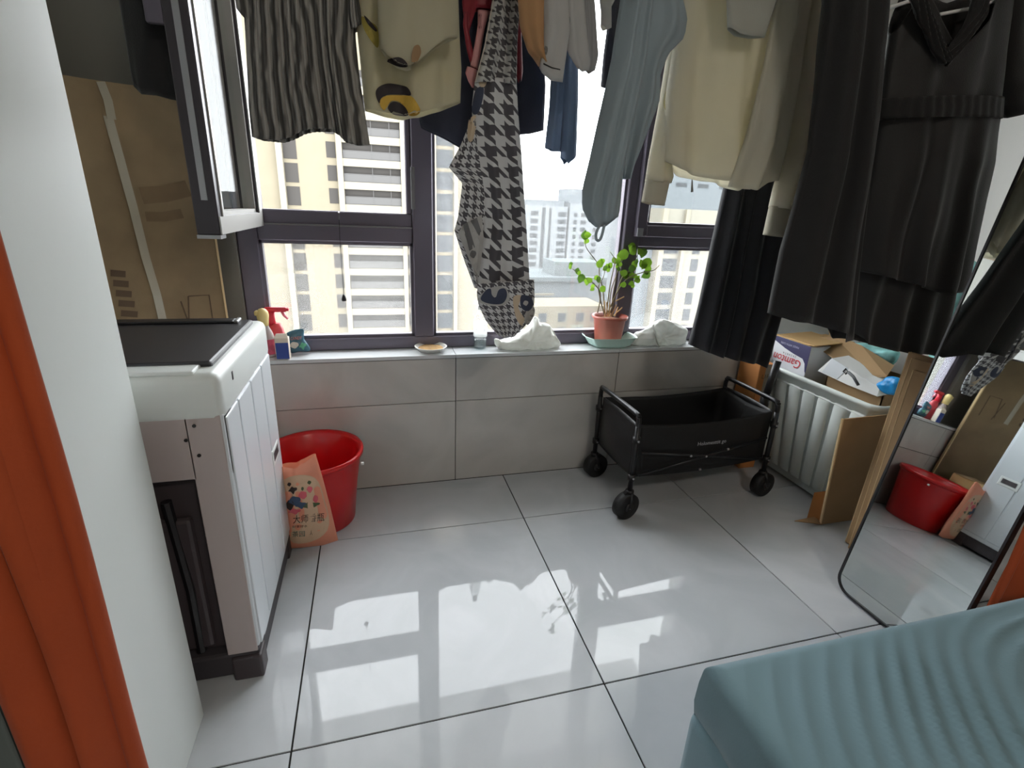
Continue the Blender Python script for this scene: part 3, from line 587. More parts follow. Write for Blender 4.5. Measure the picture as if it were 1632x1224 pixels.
for (a, b, s, ang_) in LEAVES:
    c0 = px(*cc(a, b), .445 + rnd.uniform(-.04, .03)); sz = s / 5.32 * 3.1 / 805
    th_ = math.radians(-ang_ + rnd.uniform(-15, 15)); ex = Vector((math.cos(th_), 0, math.sin(th_))); ey = Vector((-math.sin(th_), 0, math.cos(th_))); tilt = rnd.uniform(-.5, .5)
    ey = (ey + Vector((0, tilt, 0))).normalized(); en = ex.cross(ey)
    O('leaf', ([c0 + ex * (x * sz) + ey * ((y_ - .5) * sz) + en * (z_ * sz) for x, y_, z_ in LV], LF), M_leaf if rnd.random() < .7 else M_leafd, pt, True)
# pull cord hanging in the left opening
t = thing('pull_cord', 'thin dark pull cord with bell-shaped weight hanging over the left pane', 'cord', tuple(px(548, 480, .44)))
O('cord', T([px(540, 340, .44), px(542, 385, .44), px(545, 430, .44), px(548, 470, .44)], .0012, 6), M_blk, t)
p = px(548, 474, .44); O('weight', LA([(.009, -.014), (.0105, -.007), (.007, .005), (.002, .014)], tuple(p), 14, cap1=True), M_blk, t, True)
O('cord_hook', T([px(540, 350, .44), px(540, 340, .44), px(540, 338, .49)], .003, 6), M_frame2, t)

# ------------------------------------------------------------------ bed
M_sheet = mat('teal_grey_bedsheet', (100, 128, 138), .75, bump=.05, bscale=300, sheen=.2)
bed = thing('bed', 'low bed under a teal-grey fitted sheet at the right front', 'bed', (1.75, -2.1, 0))
bx0, bx1, by0, by1, zt_ = .80, 2.74, -3.15, -1.137, .45
bm = bmesh.new(); NX, NY = 150, 150
def bedz(x, y):
    ex, ey = x - bx0, by1 - y
    r = math.hypot(x - 1.75, (y + 1.75) * 1.15); nn = noise.noise(Vector((x * 2.6, y * 2.6, 1)))
    amp = .011 * min(1, ex / .07) * min(1, ey / .10) * max(.15, .6 + .8 * noise.noise(Vector((x * 3.1, y * 3.1, 11)))) * max(0, min(1, (r - .15) / .2)) * max(.2, min(1, (1.5 - r) / .4))
    d = amp * ((.5 + .5 * math.sin(2 * PI * (r / .044) + 7.0 * nn)) ** 3.2 - .3)
    d += .010 * noise.noise(Vector((x * 3, y * 3, 9))) * min(1, ex / .2) * min(1, ey / .2)
    if ex > .35: d += .006 * max(0, noise.noise(Vector((x * 9 + 2 * y, y * 5, 2)))) * min(1, ey / .15)
    e = min(ex, ey, bx1 - x, y - by0); R_ = .028
    if e < R_: d -= R_ - math.sqrt(max(0, R_ ** 2 - (R_ - e) ** 2))
    return zt_ + d
def wsp(a, b, n): return [a + (b - a) * ((i / n) ** 1.6) for i in range(n + 1)]
xs = wsp(bx0, bx1, NX); ys = [by1 - (q - by0) for q in wsp(by0, by1, NY)]
g_ = [[bm.verts.new((x, y, bedz(x, y))) for x in xs] for y in ys]
for j in range(NY):
    for i in range(NX): bm.faces.new((g_[j][i], g_[j + 1][i], g_[j + 1][i + 1], g_[j][i + 1]))
def skirt(row, outx, outy):             # tucked sides of the sheet
    prev = row
    for (dz, o_) in ((.03, .004), (.07, .006), (.105, .0), (.125, -.012)):
        cur = [bm.verts.new((v.co.x + outx * (o_ + .003 * noise.noise(v.co * 14)), v.co.y + outy * (o_ + .003 * noise.noise(v.co * 14)), zt_ - .028 - dz)) for v in row]
        for k in range(len(row) - 1): bm.faces.new((prev[k], cur[k], cur[k + 1], prev[k + 1]))
        prev = cur
skirt(g_[0], 0, 1); skirt([r_[0] for r_ in g_], -1, 0); skirt(g_[-1], 0, -1); skirt([r_[-1] for r_ in g_], 1, 0)
O('mattress', bm, M_sheet, bed, True)
bs = bmesh.new(); box(bs, bx0 - .012, bx1, by0, by1 + .012, .06, zt_ - .125, .03, 3)
O('bed_base', bs, M_sheet, bed, True)
for (a, b) in ((bx0 + .06, by1 - .06), (bx1 - .06, by1 - .06), (bx0 + .06, by0 + .06), (bx1 - .06, by0 + .06)): O('leg', LA([(.025, 0), (.03, .07)], (a, b, 0), 16, cap1=True), M_blk, bed)

# ------------------------------------------------------------------ curtains
def curtain(name, label, cx, cy, wid, dep, nf, m, z0=.03, z1=2.5, seed=0, ax='x', flare=.0, seam=None):
    t = thing(name, label, 'curtain', (cx, cy, 0)); V = []; Fc = []; n = nf * 16; nz = 40
    for j in range(nz + 1):
        v = j / nz; z = z0 + (z1 - z0) * v
        for i in range(n + 1):
            u = i / n; a = u * nf * 2 * PI
            k = 1 + flare * (1 - v); X_ = (u - .5) * wid * k + .012 * math.sin(a * 2 + seed) + .006 * noise.noise(Vector((u * 9, v * 6, seed)))
            Y_ = dep * math.sin(a + .5 * math.sin(v * 3 + u * 5 + seed)) * (.75 + .25 * math.sin(u * 13 + seed)) + .006 * noise.noise(Vector((u * 12, v * 9, seed + 3)))
            V.append((cx + (X_ if ax == 'x' else Y_), cy + (Y_ if ax == 'x' else X_), z))
    for j in range(nz):
        for i in range(n): a = j * (n + 1) + i; Fc.append((a, a + 1, a + n + 2, a + n + 1))
    solid(O('curtain_panel', (V, Fc), m, t, True), .003)
    O('heading', B(cx - wid / 2 if ax == 'x' else cx - .02, cx + wid / 2 if ax == 'x' else cx + .02, cy - .02 if ax == 'x' else cy - wid / 2, cy + .02 if ax == 'x' else cy + wid / 2, z1, z1 + .06, .004), m, t)
    return t, V, n
M_or = mat('orange_velvet', (168, 68, 22), .8, sheen=.08, bump=.06, bscale=220, var=.06, vscale=8); M_gc = mat('grey_green_lining', (98, 108, 107), .8, bump=.05, bscale=250)
ct, V_, n_ = curtain('curtain', 'orange velvet curtain bunched beside the tall white cabinet', -.094, -1.255, .078, .03, 2, M_or, seed=1, flare=.12)
# pinched seam along the leading edge
cpts = [Vector(V_[j * (n_ + 1) + n_]) for j in range(41)]
O('leading_hem', T([p + Vector((.002, 0, 0)) for p in cpts], .009, 8), M_or, ct, True)
curtain('curtain', 'grey-green lining curtain left of the orange curtain', -.215, -1.222, .26, .012, 4, M_gc, seed=5)
curtain('curtain', 'orange curtain hanging behind the right edge of the mirror', 1.92, -1.065, .36, .03, 4, M_or, seed=8)
rail = thing('curtain_rail', 'white curtain rail above the balcony opening', 'rail', (1.0, -1.25, 2.58))
O('track', B(XL, XR, -1.36, -1.03, 2.575, 2.60, .004), M_white, rail)

# ------------------------------------------------------------------ mirror
P0 = Vector((1.77, -.624, .008)); bD = Vector((.021, -.9998, 0)).normalized(); uD = Vector((.1521, .0032, .98836)).normalized(); nD = bD.cross(uD).normalized()
if nD.x > 0: nD = -nD
MW, MH, MR = .357, 1.56, .055
def rr_pts(w_, h_, r, o_=0, n=8):
    pts = []
    for (cx_, cy_, a0) in ((w_ - r, r, -PI / 2), (w_ - r, h_ - r, 0), (r, h_ - r, PI / 2), (r, r, PI)):
        for k in range(n + 1):
            a = a0 + PI / 2 * k / n; pts.append((cx_ + (r - o_) * math.cos(a), cy_ + (r - o_) * math.sin(a)))
    return pts
mr = thing('standing_mirror', 'tall frameless-looking standing mirror with thin black rim and rounded corners', 'mirror', tuple(P0))
mpt = lambda a, b, d: P0 + bD * a + uD * b + nD * d
O('mirror_glass', prism([mpt(a, b, .002) for a, b in rr_pts(MW, MH, MR, .004)], -nD * .006), mat('mirror_silver', (214, 220, 220), .015, metal=1), mr)
bm = bmesh.new(); o1, o2 = rr_pts(MW, MH, MR), rr_pts(MW, MH, MR, .006); nn = len(o1)
R4 = [[bm.verts.new(mpt(a, b, d)) for a, b in o] for o, d in ((o1, -.018), (o1, .006), (o2, .006), (o2, -.018))]
for k in range(4):
    for i in range(nn): bm.faces.new((R4[k][i], R4[k][(i + 1) % nn], R4[(k + 1) % 4][(i + 1) % nn], R4[(k + 1) % 4][i]))
O('rim', bm, M_blk, mr); O('backing', prism([mpt(a, b, -.006) for a, b in rr_pts(MW, MH, MR, .004)], -nD * .010), mat('brown_backing', (96, 74, 56), .8), mr)
O('support_leg', T([mpt(MW * .5, 1.1, -.02), Vector((2.09, -.80, .02)), Vector((2.09, -.80, .008))], .008, 8), M_blk, mr)

# ------------------------------------------------------------------ wagon
M_fab = mat('black_canvas', (13, 13, 15), .7, bump=.08, bscale=300); M_tub = mat('black_steel_tube', (30, 30, 33), .35, metal=.2); M_pol = mat('polished_rivet', (200, 200, 205), .3, metal=.8); M_rub = mat('black_rubber', (18, 18, 20), .6)
wg = thing('folding_wagon', 'black folding canvas wagon with caster wheels below the window', 'wagon', (1.585, .13, 0))
wa = math.radians(3.0); wo = Vector((1.235, -.075, 0)); wx = Vector((math.cos(wa), math.sin(wa), 0)); wy = Vector((-math.sin(wa) * .3, 1, 0)).normalized(); WL, WW = .70, .35
def W(a, b, z): return wo + wx * a + wy * b + up * z
for a in (0, WL):
    for b in (0, WW):
        lg = O('leg', T([W(a, b, .115), W(a, b, .42)], .011, 10), M_tub, wg, True)
        for z in (.19, .36): O('collar', T([W(a, b, z - .012), W(a, b, z + .012)], .0165, 10), M_blk, lg, True); O('rivet', T([W(a, b, z) - wy * .019, W(a, b, z) - wy * .015], .0045, 8), M_pol, lg)
    hp = [W(a, -.0, .40), W(a, 0, .438), W(a, .008, .456), W(a, .03, .465), W(a, WW - .03, .465), W(a, WW - .008, .456), W(a, WW, .438), W(a, WW, .40)]
    O('end_handle', T(spline(hp, 4), .0105, 10), M_tub, wg, True)
def wheel(a, b, yaw, tl):
    c0 = W(a, b, .058); ax = Vector((math.cos(yaw), math.sin(yaw), 0)); sd = Vector((-ax.y, ax.x, 0)); c0 = c0 + sd * tl
    bm = bmesh.new(); tube(bm, [c0 - ax * .022, c0 - ax * .019, c0 + ax * .019, c0 + ax * .022], [.051, .058, .058, .051], 28); w_ = O('wheel', bm, M_rub, wg, True)
    for s in (-1, 1): O('hub', T([c0 + ax * .022 * s, c0 + ax * .026 * s], .022, 16), M_blk, w_, True); O('axle_bolt', T([c0 + ax * .026 * s, c0 + ax * .030 * s], .005, 8), M_pol, w_)
    bm = bmesh.new()
    for s in (-1, 1): tube(bm, [c0 + ax * .027 * s, c0 + ax * .024 * s + up * .035 - sd * tl * .5, c0 - sd * tl + ax * .012 * s + up * .064], .008, 8)
    tube(bm, [c0 - sd * tl + up * .055, c0 - sd * tl + up * .07], .018, 12)
    O('caster_fork', bm, M_blk, wg, True)
    return w_
wheel(0, 0, math.radians(-75), -.012); wheel(WL, 0, math.radians(-80), .012); wheel(0, WW, math.radians(-80), .012); wheel(WL, WW, math.radians(-95), .012)
O('brake_tab', prism([W(-.035, -.012, .10), W(-.02, -.012, .125), W(-.012, -.012, .095)], wy * .02), M_blk, wg)
# canvas tub
def canvas_ring(z, inset, bul):
    pts = []
    for (a0, b0, a1, b1) in ((0, 0, WL, 0), (WL, 0, WL, WW), (WL, WW, 0, WW), (0, WW, 0, 0)):
        n = 16
        for k in range(n):
            t_ = k / n; a = a0 + (a1 - a0) * t_; b = b0 + (b1 - b0) * t_; bl = bul * math.sin(PI * t_) + .004 * noise.noise(Vector((a * 9, b * 9, z * 12)))
            cx_, cy_ = (a - WL / 2), (b - WW / 2); long = a0 != a1
            a += -math.copysign(inset, cx_) if abs(cx_) > .01 and (not long or t_ in (0,)) else 0; b += -math.copysign(inset, cy_) if abs(cy_) > .01 else 0
            if long: b += math.copysign(bl, cy_); a = WL / 2 + (a - WL / 2) * (1 - 2 * inset / WL) if t_ else a
            else: a += math.copysign(bl, cx_)
            pts.append(W(a, b, z - (.018 * math.sin(PI * t_) if z > .38 else (-.0 if z > .2 else .012 * math.sin(PI * t_)))))
    return pts
bm = bmesh.new(); prof = [(.175, .022, -.0), (.21, .016, .003), (.27, .014, .008), (.34, .013, .006), (.405, .012, -.004), (.418, .016, -.006), (.40, .022, -.006), (.34, .024, .0), (.24, .024, 0), (.195, .03, 0)]
rg = [[bm.verts.new(p) for p in canvas_ring(*q)] for q in prof]; nn = len(rg[0])
for A, C in zip(rg, rg[1:]):
    for i in range(nn): bm.faces.new((A[i], A[(i + 1) % nn], C[(i + 1) % nn], C[i]))
bm.faces.new(rg[0][::-1]); bm.faces.new(rg[-1])
cv = O('canvas_tub', bm, M_fab, wg, True)
for a in (0, WL):                        # padded end panels
    s = -1 if a == 0 else 1
    V = []; Fc = []
    for j in range(13):
        for i in range(21):
            u, v = i / 20, j / 12; V.append(W(a - s * .006 + s * .022 * math.sin(PI * u) * math.sin(PI * min(1, v * 1.1)) * (1 if a == 0 else -.5), .02 + (WW - .04) * u, .185 + .235 * v + .012 * math.sin(PI * u) * (v - .5)))
    for j in range(12):
        for i in range(20): q = j * 21 + i; Fc.append((q, q + 1, q + 22, q + 21))
    solid(O('end_panel', (V, Fc), mat('black_leathercloth', (17, 17, 20), .38, bump=.05, bscale=90), wg, True), .004)
for b, s in ((-.004, -1), (WW + .004, 1)):   # scissor braces pressed against the canvas
    for q in ((W(.03, b, .30), W(WL / 2, b - .006 * -s, .25), W(WL - .03, b, .195)), (W(.03, b, .195), W(WL / 2, b - .006 * -s, .25), W(WL - .03, b, .30))): O('cross_brace', T(q, .006, 8), M_tub, wg, True)
    for (a, z) in ((.27, .262), (WL / 2, .25), (.46, .272), (WL / 2 - .02, .19)): O('rivet', T([W(a, b + s * .006, z), W(a, b + s * .012, z)], .005, 8), M_pol, wg)
text('logo_text', 'Holomesttit go', .024, W(.365, -.0065, .315), wx, up, mat('white_print', (190, 190, 196), .6), wg, sx=1.0, lift=.009)
O('pull_handle_joint', T([W(WL + .02, .10, .38), W(WL + .02, .10, .47)], .02, 12), M_blk, wg, True); O('pull_handle', T([W(WL + .02, .10, .46), W(WL + .055, .11, .62)], .0165, 10), M_tub, wg, True)

# ------------------------------------------------------------------ white storage bin and what is in it
M_bin = mat('white_translucent_tub_plastic', (212, 218, 214), .4, transl=.12)
bn = thing('storage_bin', 'large white ribbed plastic storage bin at the right of the wagon', 'bin', (2.36, 0, 0))
def rect_ring(x0, x1, y0, y1, z, r, n=5):
    pts = []
    for (cx_, cy_, a0) in ((x1 - r, y0 + r, -PI / 2), (x1 - r, y1 - r, 0), (x0 + r, y1 - r, PI / 2), (x0 + r, y0 + r, PI)):
        for k in range(n + 1): a = a0 + PI / 2 * k / n; pts.append((cx_ + r * math.cos(a), cy_ + r * math.sin(a), z))
    return pts
bt, tp = (2.165, 2.56, -.255, .245, .02), (2.125, 2.60, -.325, .325, .545)
def lerp_ring(t_, o_=0): return rect_ring(*[bt[i] + (tp[i] - bt[i]) * t_ + (o_ if i in (1, 3) else -o_) for i in range(4)], bt[4] + (tp[4] - bt[4]) * t_, .045)
bm = bmesh.new(); rg = [[bm.verts.new(p) for p in q] for q in (lerp_ring(0), lerp_ring(.96), lerp_ring(.965, .016), lerp_ring(1.0, .018), lerp_ring(1.01, .010), lerp_ring(1.0, -.004), lerp_ring(.04, -.006))]; nn = len(rg[0])
for A, C in zip(rg, rg[1:]):
    for i in range(nn): bm.faces.new((A[i], A[(i + 1) % nn], C[(i + 1) % nn], C[i]))
bm.faces.new(rg[0][::-1]); bm.faces.new(rg[-1])
O('bin_body', bm, M_bin, bn, True)
for k in range(7):                       # upright ribs on the visible long side
    f0 = -.40 + k * .80 / 6
    def bp(t_, s, o_): yc = (bt[2] + bt[3]) / 2 + (tp[2] - bt[2]) * 0; hw = (bt[3] - bt[2]) / 2 + ((tp[3] - tp[2]) - (bt[3] - bt[2])) / 2 * t_; return Vector((bt[0] + (tp[0] - bt[0]) * t_ - o_, (tp[2] + tp[3]) / 2 + (f0 * 2 + s) * hw, bt[4] + (tp[4] - bt[4]) * t_))
    bm = bmesh.new(); q = []
    for t_ in (.06, .10, .86, .90):
        o_ = .010 if t_ in (.10, .86) else 0
        q.append([bm.verts.new(bp(t_, -.105, -.001)), bm.verts.new(bp(t_, -.085, o_)), bm.verts.new(bp(t_, .085, o_)), bm.verts.new(bp(t_, .105, -.001))])
    for A, C in zip(q, q[1:]):
        for i in range(3): bm.faces.new((A[i], A[i + 1], C[i + 1], C[i]))
    O('rib', bm, M_bin, bn, True)
O('rim_band', T([(2.128, -.29, .485), (2.126, 0, .487), (2.128, .28, .485)], .003, 6), M_bin, bn)
# printed carton standing upside down in the bin
a_ = pX(1236, 535, 2.185); b_ = pX(1293, 553, 2.185)
pc_ = thing('printed_carton', 'upside-down white and navy printed carton standing in the bin', 'carton', (2.30, (a_.y + b_.y) / 2, .30))
ya, yb_, zc_ = a_.y, b_.y, (a_.z + b_.z) / 2
O('carton_body', B(2.187, 2.40, yb_, ya, .30, zc_, .002, 1), mat('white_card', (222, 224, 228), .5), pc_)
O('kraft_bottom_flap', prism([(2.185, ya, zc_ + .002), (2.185, yb_ + .01, zc_ + .002), (2.40, yb_, zc_ + .012), (2.40, ya, zc_ + .012)], (0, 0, .004)), mat('light_kraft', (190, 156, 106)), pc_)
O('kraft_bottom_flap', prism([(2.185, ya - .09, zc_ + .007), (2.185, yb_ - .015, zc_ + .007), (2.41, yb_ - .02, zc_ + .02), (2.41, ya - .08, zc_ + .018)], (0, 0, .004)), mat('light_kraft', (190, 156, 106)), pc_)
W_ = ya - yb_; nv_ = mat('navy_print', (52, 50, 88), .5)
def cf(s, z): return Vector((2.1862, ya - W_ * s, zc_ - z))
O('navy_band', prism([cf(0, 0), cf(1, 0), cf(1, .13), cf(.97, .12), cf(.93, .085), cf(.85, .066), cf(.6, .058), cf(.35, .046), cf(0, .022)], (.0008, 0, 0)), nv_, pc_)
text('logo_text', 'Gamton', .060, cf(.45, .098), (0, 1, 0), (0, 0, -1), mat('red_print', (198, 48, 60), .5), pc_, sx=.9, shear=.25, lift=.0015)
text('small_text', 'Z R Z A R T A', .014, cf(.50, .068), (0, 1, 0), (0, 0, -1), M_ink, pc_, lift=.0015)
text('small_text', 'MADE WITH CARE', .014, cf(.45, .022), (0, 1, 0), (0, 0, -1), mat('print_pale', (170, 172, 196), .5), pc_, lift=.0018)
oc = thing('open_carton', 'open brown carton in the bin with its flap folded down', 'carton', (2.42, -.05, .25))
bm = bmesh.new()
for q in ((2.25, 2.255, -.24, .04), (2.52, 2.525, -.24, .04), (2.25, 2.525, -.24, -.235), (2.25, 2.525, .035, .04)): box(bm, q[0], q[1], q[2], q[3], .25, .585)
O('carton_body', bm, M_kraft, oc)
fq = [pX(1284, 541, 2.30), pX(1332, 537, 2.36), pX(1372, 552, 2.36), pX(1424, 584, 2.36), pX(1412, 601, 2.28), pX(1380, 602, 2.25), pX(1356, 596, 2.23), pX(1330, 573, 2.24)]
O('flap', prism(fq, (.003, 0, .004)), M_kraft, oc)
O('inner_flap', prism([pX(1318, 512, 2.42), pX(1345, 520, 2.42), pX(1350, 545, 2.38), pX(1322, 538, 2.38)], (.004, 0, .0)), M_kraft, oc)
def soft(name, label, cat, outline, X_, th, m, seed, wr=.01):
    """crumpled soft thing lying in the bin, outline taken at the plane x = X_"""
    c0 = pX(sum(a for a, b in outline) / len(outline), sum(b for a, b in outline) / len(outline), X_); t = thing(name, label, cat, tuple(c0))
    o = resample(spline([pX(a, b, X_) for a, b in outline], 6, True) + [pX(*outline[0], X_)], 49)[:-1]; V = [c0 - Vector((th, 0, 0)), c0 + Vector((th, 0, 0))]; Fc = []; R_ = 7
    for side in (-1, 1):
        st = len(V)
        for k in range(1, R_ + 1):
            s = math.sin(k / R_ * PI / 2)
            for p in o:
                q = c0.lerp(p, s); nz = noise.noise(q * 38 + Vector((seed, 0, 0))); q.x += side * (th * math.sqrt(max(0, 1 - s * s)) + wr * nz * (1 - s)); V.append(q)
        for j in range(48):
            j2 = (j + 1) % 48; Fc.append(((0 if side < 0 else 1), st + j, st + j2))
            for k in range(R_ - 1): Fc.append((st + k * 48 + j, st + (k + 1) * 48 + j, st + (k + 1) * 48 + j2, st + k * 48 + j2))
    bm = bmesh.new(); vs = [bm.verts.new(v) for v in V]
    for f in Fc: bm.faces.new([vs[i] for i in f])
    bmesh.ops.remove_doubles(bm, verts=bm.verts, dist=.0004)
    O('body', bm, m, t, True); return t
M_teal = mat('teal_and_white_film', (150, 208, 206), .25, var=.3, vscale=26, bump=.2, bscale=30)
pp = thing('paper_parcel', 'white paper parcel in the bin below the brown flap', 'parcel', tuple(pX(1345, 596, 2.22)))
O('parcel_body', prism([pX(a, b, 2.205) for a, b in ((1303, 591), (1326, 571), (1352, 587), (1376, 603), (1402, 617), (1398, 632), (1350, 613))], (.09, 0, .01)), mat('white_paper', (222, 222, 220), .6, bump=.1, bscale=20), pp)
O('parcel_fold', prism([pX(a, b, 2.203) for a, b in ((1326, 571), (1352, 587), (1334, 604), (1310, 593))], (.002, 0, 0)), mat('grey_paper', (200, 204, 208), .6), pp)
b_ = soft('plastic_wrap', 'teal and white balloon-like plastic wrap behind the brown flap', 'plastic wrap', [(1352, 558), (1366, 546), (1384, 548), (1410, 556), (1432, 560), (1426, 578), (1410, 586), (1392, 580), (1372, 566)], 2.42, .05, M_teal, 3, .016)
soft('plastic_bag', 'bright blue plastic bag tucked at the near end of the bin', 'plastic bag', [(1398, 612), (1408, 606), (1416, 600), (1432, 602), (1440, 612), (1434, 628), (1416, 629), (1404, 622)], 2.17, .025, mat('bright_blue_film', (30, 140, 206), .35, bump=.3, bscale=40), 6, .012)
soft('plastic_wrap', 'pale teal plastic wrap standing in the bin, seen between dress and mirror', 'plastic wrap', [(1532, 425), (1546, 414), (1562, 424), (1558, 450), (1540, 500), (1520, 570), (1480, 600), (1500, 520)], 2.48, .06, M_teal, 12, .016)
soft('white_bundle', 'white crumpled bundle above the open carton', 'bundle', [(1336, 530), (1352, 523), (1364, 546), (1380, 556), (1376, 570), (1350, 556), (1338, 548)], 2.44, .04, mat('white_cloth_bundle', (206, 210, 212), .6), 15, .012)
cl = thing('black_clip', 'small black looped clip on the white parcel in the bin', 'clip', tuple(pX(1350, 592, 2.17)))
O('loop', T([pX(a, b, 2.168) for a, b in ((1344, 592), (1348, 588), (1352, 592), (1348, 596))], .004, 8, True), M_blk, cl, True); O('strap', T([pX(a, b, 2.166) for a, b in ((1352, 593), (1360, 600), (1368, 614))], .006, 6), mat('grey_strap', (96, 98, 100), .6), cl, True)
# box behind the wagon
bk = thing('cardboard_box', 'narrow orange-brown cardboard box behind the wagon beside the bin', 'box', (2.03, .27, 0))
O('body', B(2.016, 2.108, .20, .345, 0, .56, .003, 1), mat('orange_kraft', (176, 116, 62), .8, var=.06), bk); O('tape', B(2.05, 2.075, .1992, .2005, .30, .561), M_tape, bk); text('print_text', 'L1P3', .03, (2.062, .199, .50), (1, 0, 0), (0, 0, 1), M_kraftd, bk)
# folded carton panel standing before the bin
fc = thing('folded_carton', 'folded brown carton panel standing on the floor before the bin', 'carton', (2.14, -.31, 0))
c1, c2, c3, c4 = px(1345, 668, -.355), px(1422, 660, -.355), pz(1382, 832, .004), pz(1311, 837, .004)
c1.y = c2.y = -.357; c3.y = c4.y = -.305
O('panel', prism([c4, c3, c2, c1], (0, .006, 0)), M_kraft, fc); O('cut_edge', prism([c4 + Vector((-.006, .001, 0)), c4 + Vector((0, .001, 0)), c1 + Vector((0, .001, 0)), c1 + Vector((-.006, .001, 0))], (0, .008, 0)), M_kraftl, fc)
O('bottom_flap', prism([pz(1266, 831, .03), c4, c3, c3 + Vector((-.02, .06, 0)), pz(1290, 826, .025)], (0, 0, .004)), M_kraft, fc)
O('side_flap', prism([c4 + Vector((-.002, .01, .0)), c4 + Vector((-.03, .05, 0)), c4 + Vector((-.028, .05, .13)), c4 + Vector((-.002, .01, .16))], (0.003, 0, 0)), mat('orange_kraft', (176, 116, 62)), fc)
# flattened boxes leaning behind the mirror
for k, (xb, xt, ye, h, lab) in enumerate(((1.985, 2.000, -.500, .76, 'flattened cardboard box leaning behind the mirror, closest to the mirror rim'), (2.010, 2.030, -.462, .79, 'flattened cardboard box leaning behind the mirror, middle of the three'), (2.035, 2.060, -.425, .80, 'flattened cardboard box leaning behind the mirror, nearest the bin'))):
    t = thing('flattened_box', lab, 'cardboard', (xb, ye - .2, 0), 'flattened boxes behind the mirror')
    top = lambda y_: Vector((xb + (xt - xb) * h / .8, y_, h)); bot = lambda y_: Vector((xb, y_, .004))
    for s in (0, 1):
        d = Vector((.007 * s, 0, 0)); O('sheet', prism([bot(ye) + d, bot(ye - .30) + d, top(ye - .30) + d, top(ye - .004 * s) + d], (.006, 0, 0)), M_kraft, t)
    O('cut_edge', prism([bot(ye + .001) - Vector((.0005, 0, 0)), bot(ye + .001) + Vector((.0135, 0, 0)), top(ye + .001) + Vector((.0135, 0, 0)), top(ye + .001) - Vector((.0005, 0, 0))], (0, .002, 0)), M_kraftl, t)
S('trim_3', B(XR - .14, XR, -.55, -.42, .9, 2.2, .01), M_white)

# ------------------------------------------------------------------ drying rods and laundry
M_rod = mat('drying_rod_aluminium', (200, 202, 204), .3, metal=.5)
for yy, lab in ((-.16, 'aluminium drying rod nearer the window above the laundry'), (-.41, 'aluminium drying rod nearer the room above the black dresses')):
    t = thing('drying_rod', lab, 'rod', (1.0, yy, 2.24)); O('rod', T([(-.16, yy, 2.24), (2.72, yy, 2.24)], .013, 14), M_rod, t, True)
    for x in (.2, 2.0): O('wire', T([(x, yy, 2.25), (x, yy, ZC)], .002, 6), M_rod, t)
ROD = 2.235
def up_to_rod(pts, y, n=0):             # continue an edge upward, out of the picture, to rod height
    a = Vector((*pts[0], 0)); b = Vector((*pts[1], 0)); return pts
def hang(name, label, cat, cx, y, group='laundry on the drying rods'): return thing(name, label, cat, (cx, y, 1.2), group)
def stripes(name, c1, c2, n, dist=.35, hi=.5):
    m = bpy.data.materials.new(name); m.use_nodes = True; nt = m.node_tree; N = nt.nodes; L = nt.links; b = N['Principled BSDF']; b.inputs['Roughness'].default_value = .7
    uv = N.new('ShaderNodeUVMap'); sp = N.new('ShaderNodeSeparateXYZ'); L.new(uv.outputs[0], sp.inputs[0])
    no = N.new('ShaderNodeTexNoise'); no.inputs['Scale'].default_value = 9; no.inputs['Detail'].default_value = 2; L.new(uv.outputs[0], no.inputs['Vector'])
    ma = N.new('ShaderNodeMath'); ma.operation = 'MULTIPLY_ADD'; ma.inputs[1].default_value = dist / n * 6; L.new(no.outputs['Fac'], ma.inputs[0]); L.new(sp.outputs[0], ma.inputs[2])
    m2 = N.new('ShaderNodeMath'); m2.operation = 'MULTIPLY'; m2.inputs[1].default_value = n * 2 * PI; L.new(ma.outputs[0], m2.inputs[0])
    si = N.new('ShaderNodeMath'); si.operation = 'SINE'; L.new(m2.outputs[0], si.inputs[0])
    mr_ = N.new('ShaderNodeMapRange'); mr_.inputs['From Min'].default_value = -.5; mr_.inputs['From Max'].default_value = .5; L.new(si.outputs[0], mr_.inputs['Value'])
    mx = N.new('ShaderNodeMix'); mx.data_type = 'RGBA'; mx.inputs['A'].default_value = lin(c1) + (1,); mx.inputs['B'].default_value = lin(c2) + (1,); L.new(mr_.outputs[0], mx.inputs['Factor'])
    L.new(mx.outputs['Result'], b.inputs['Base Color'])
    return m
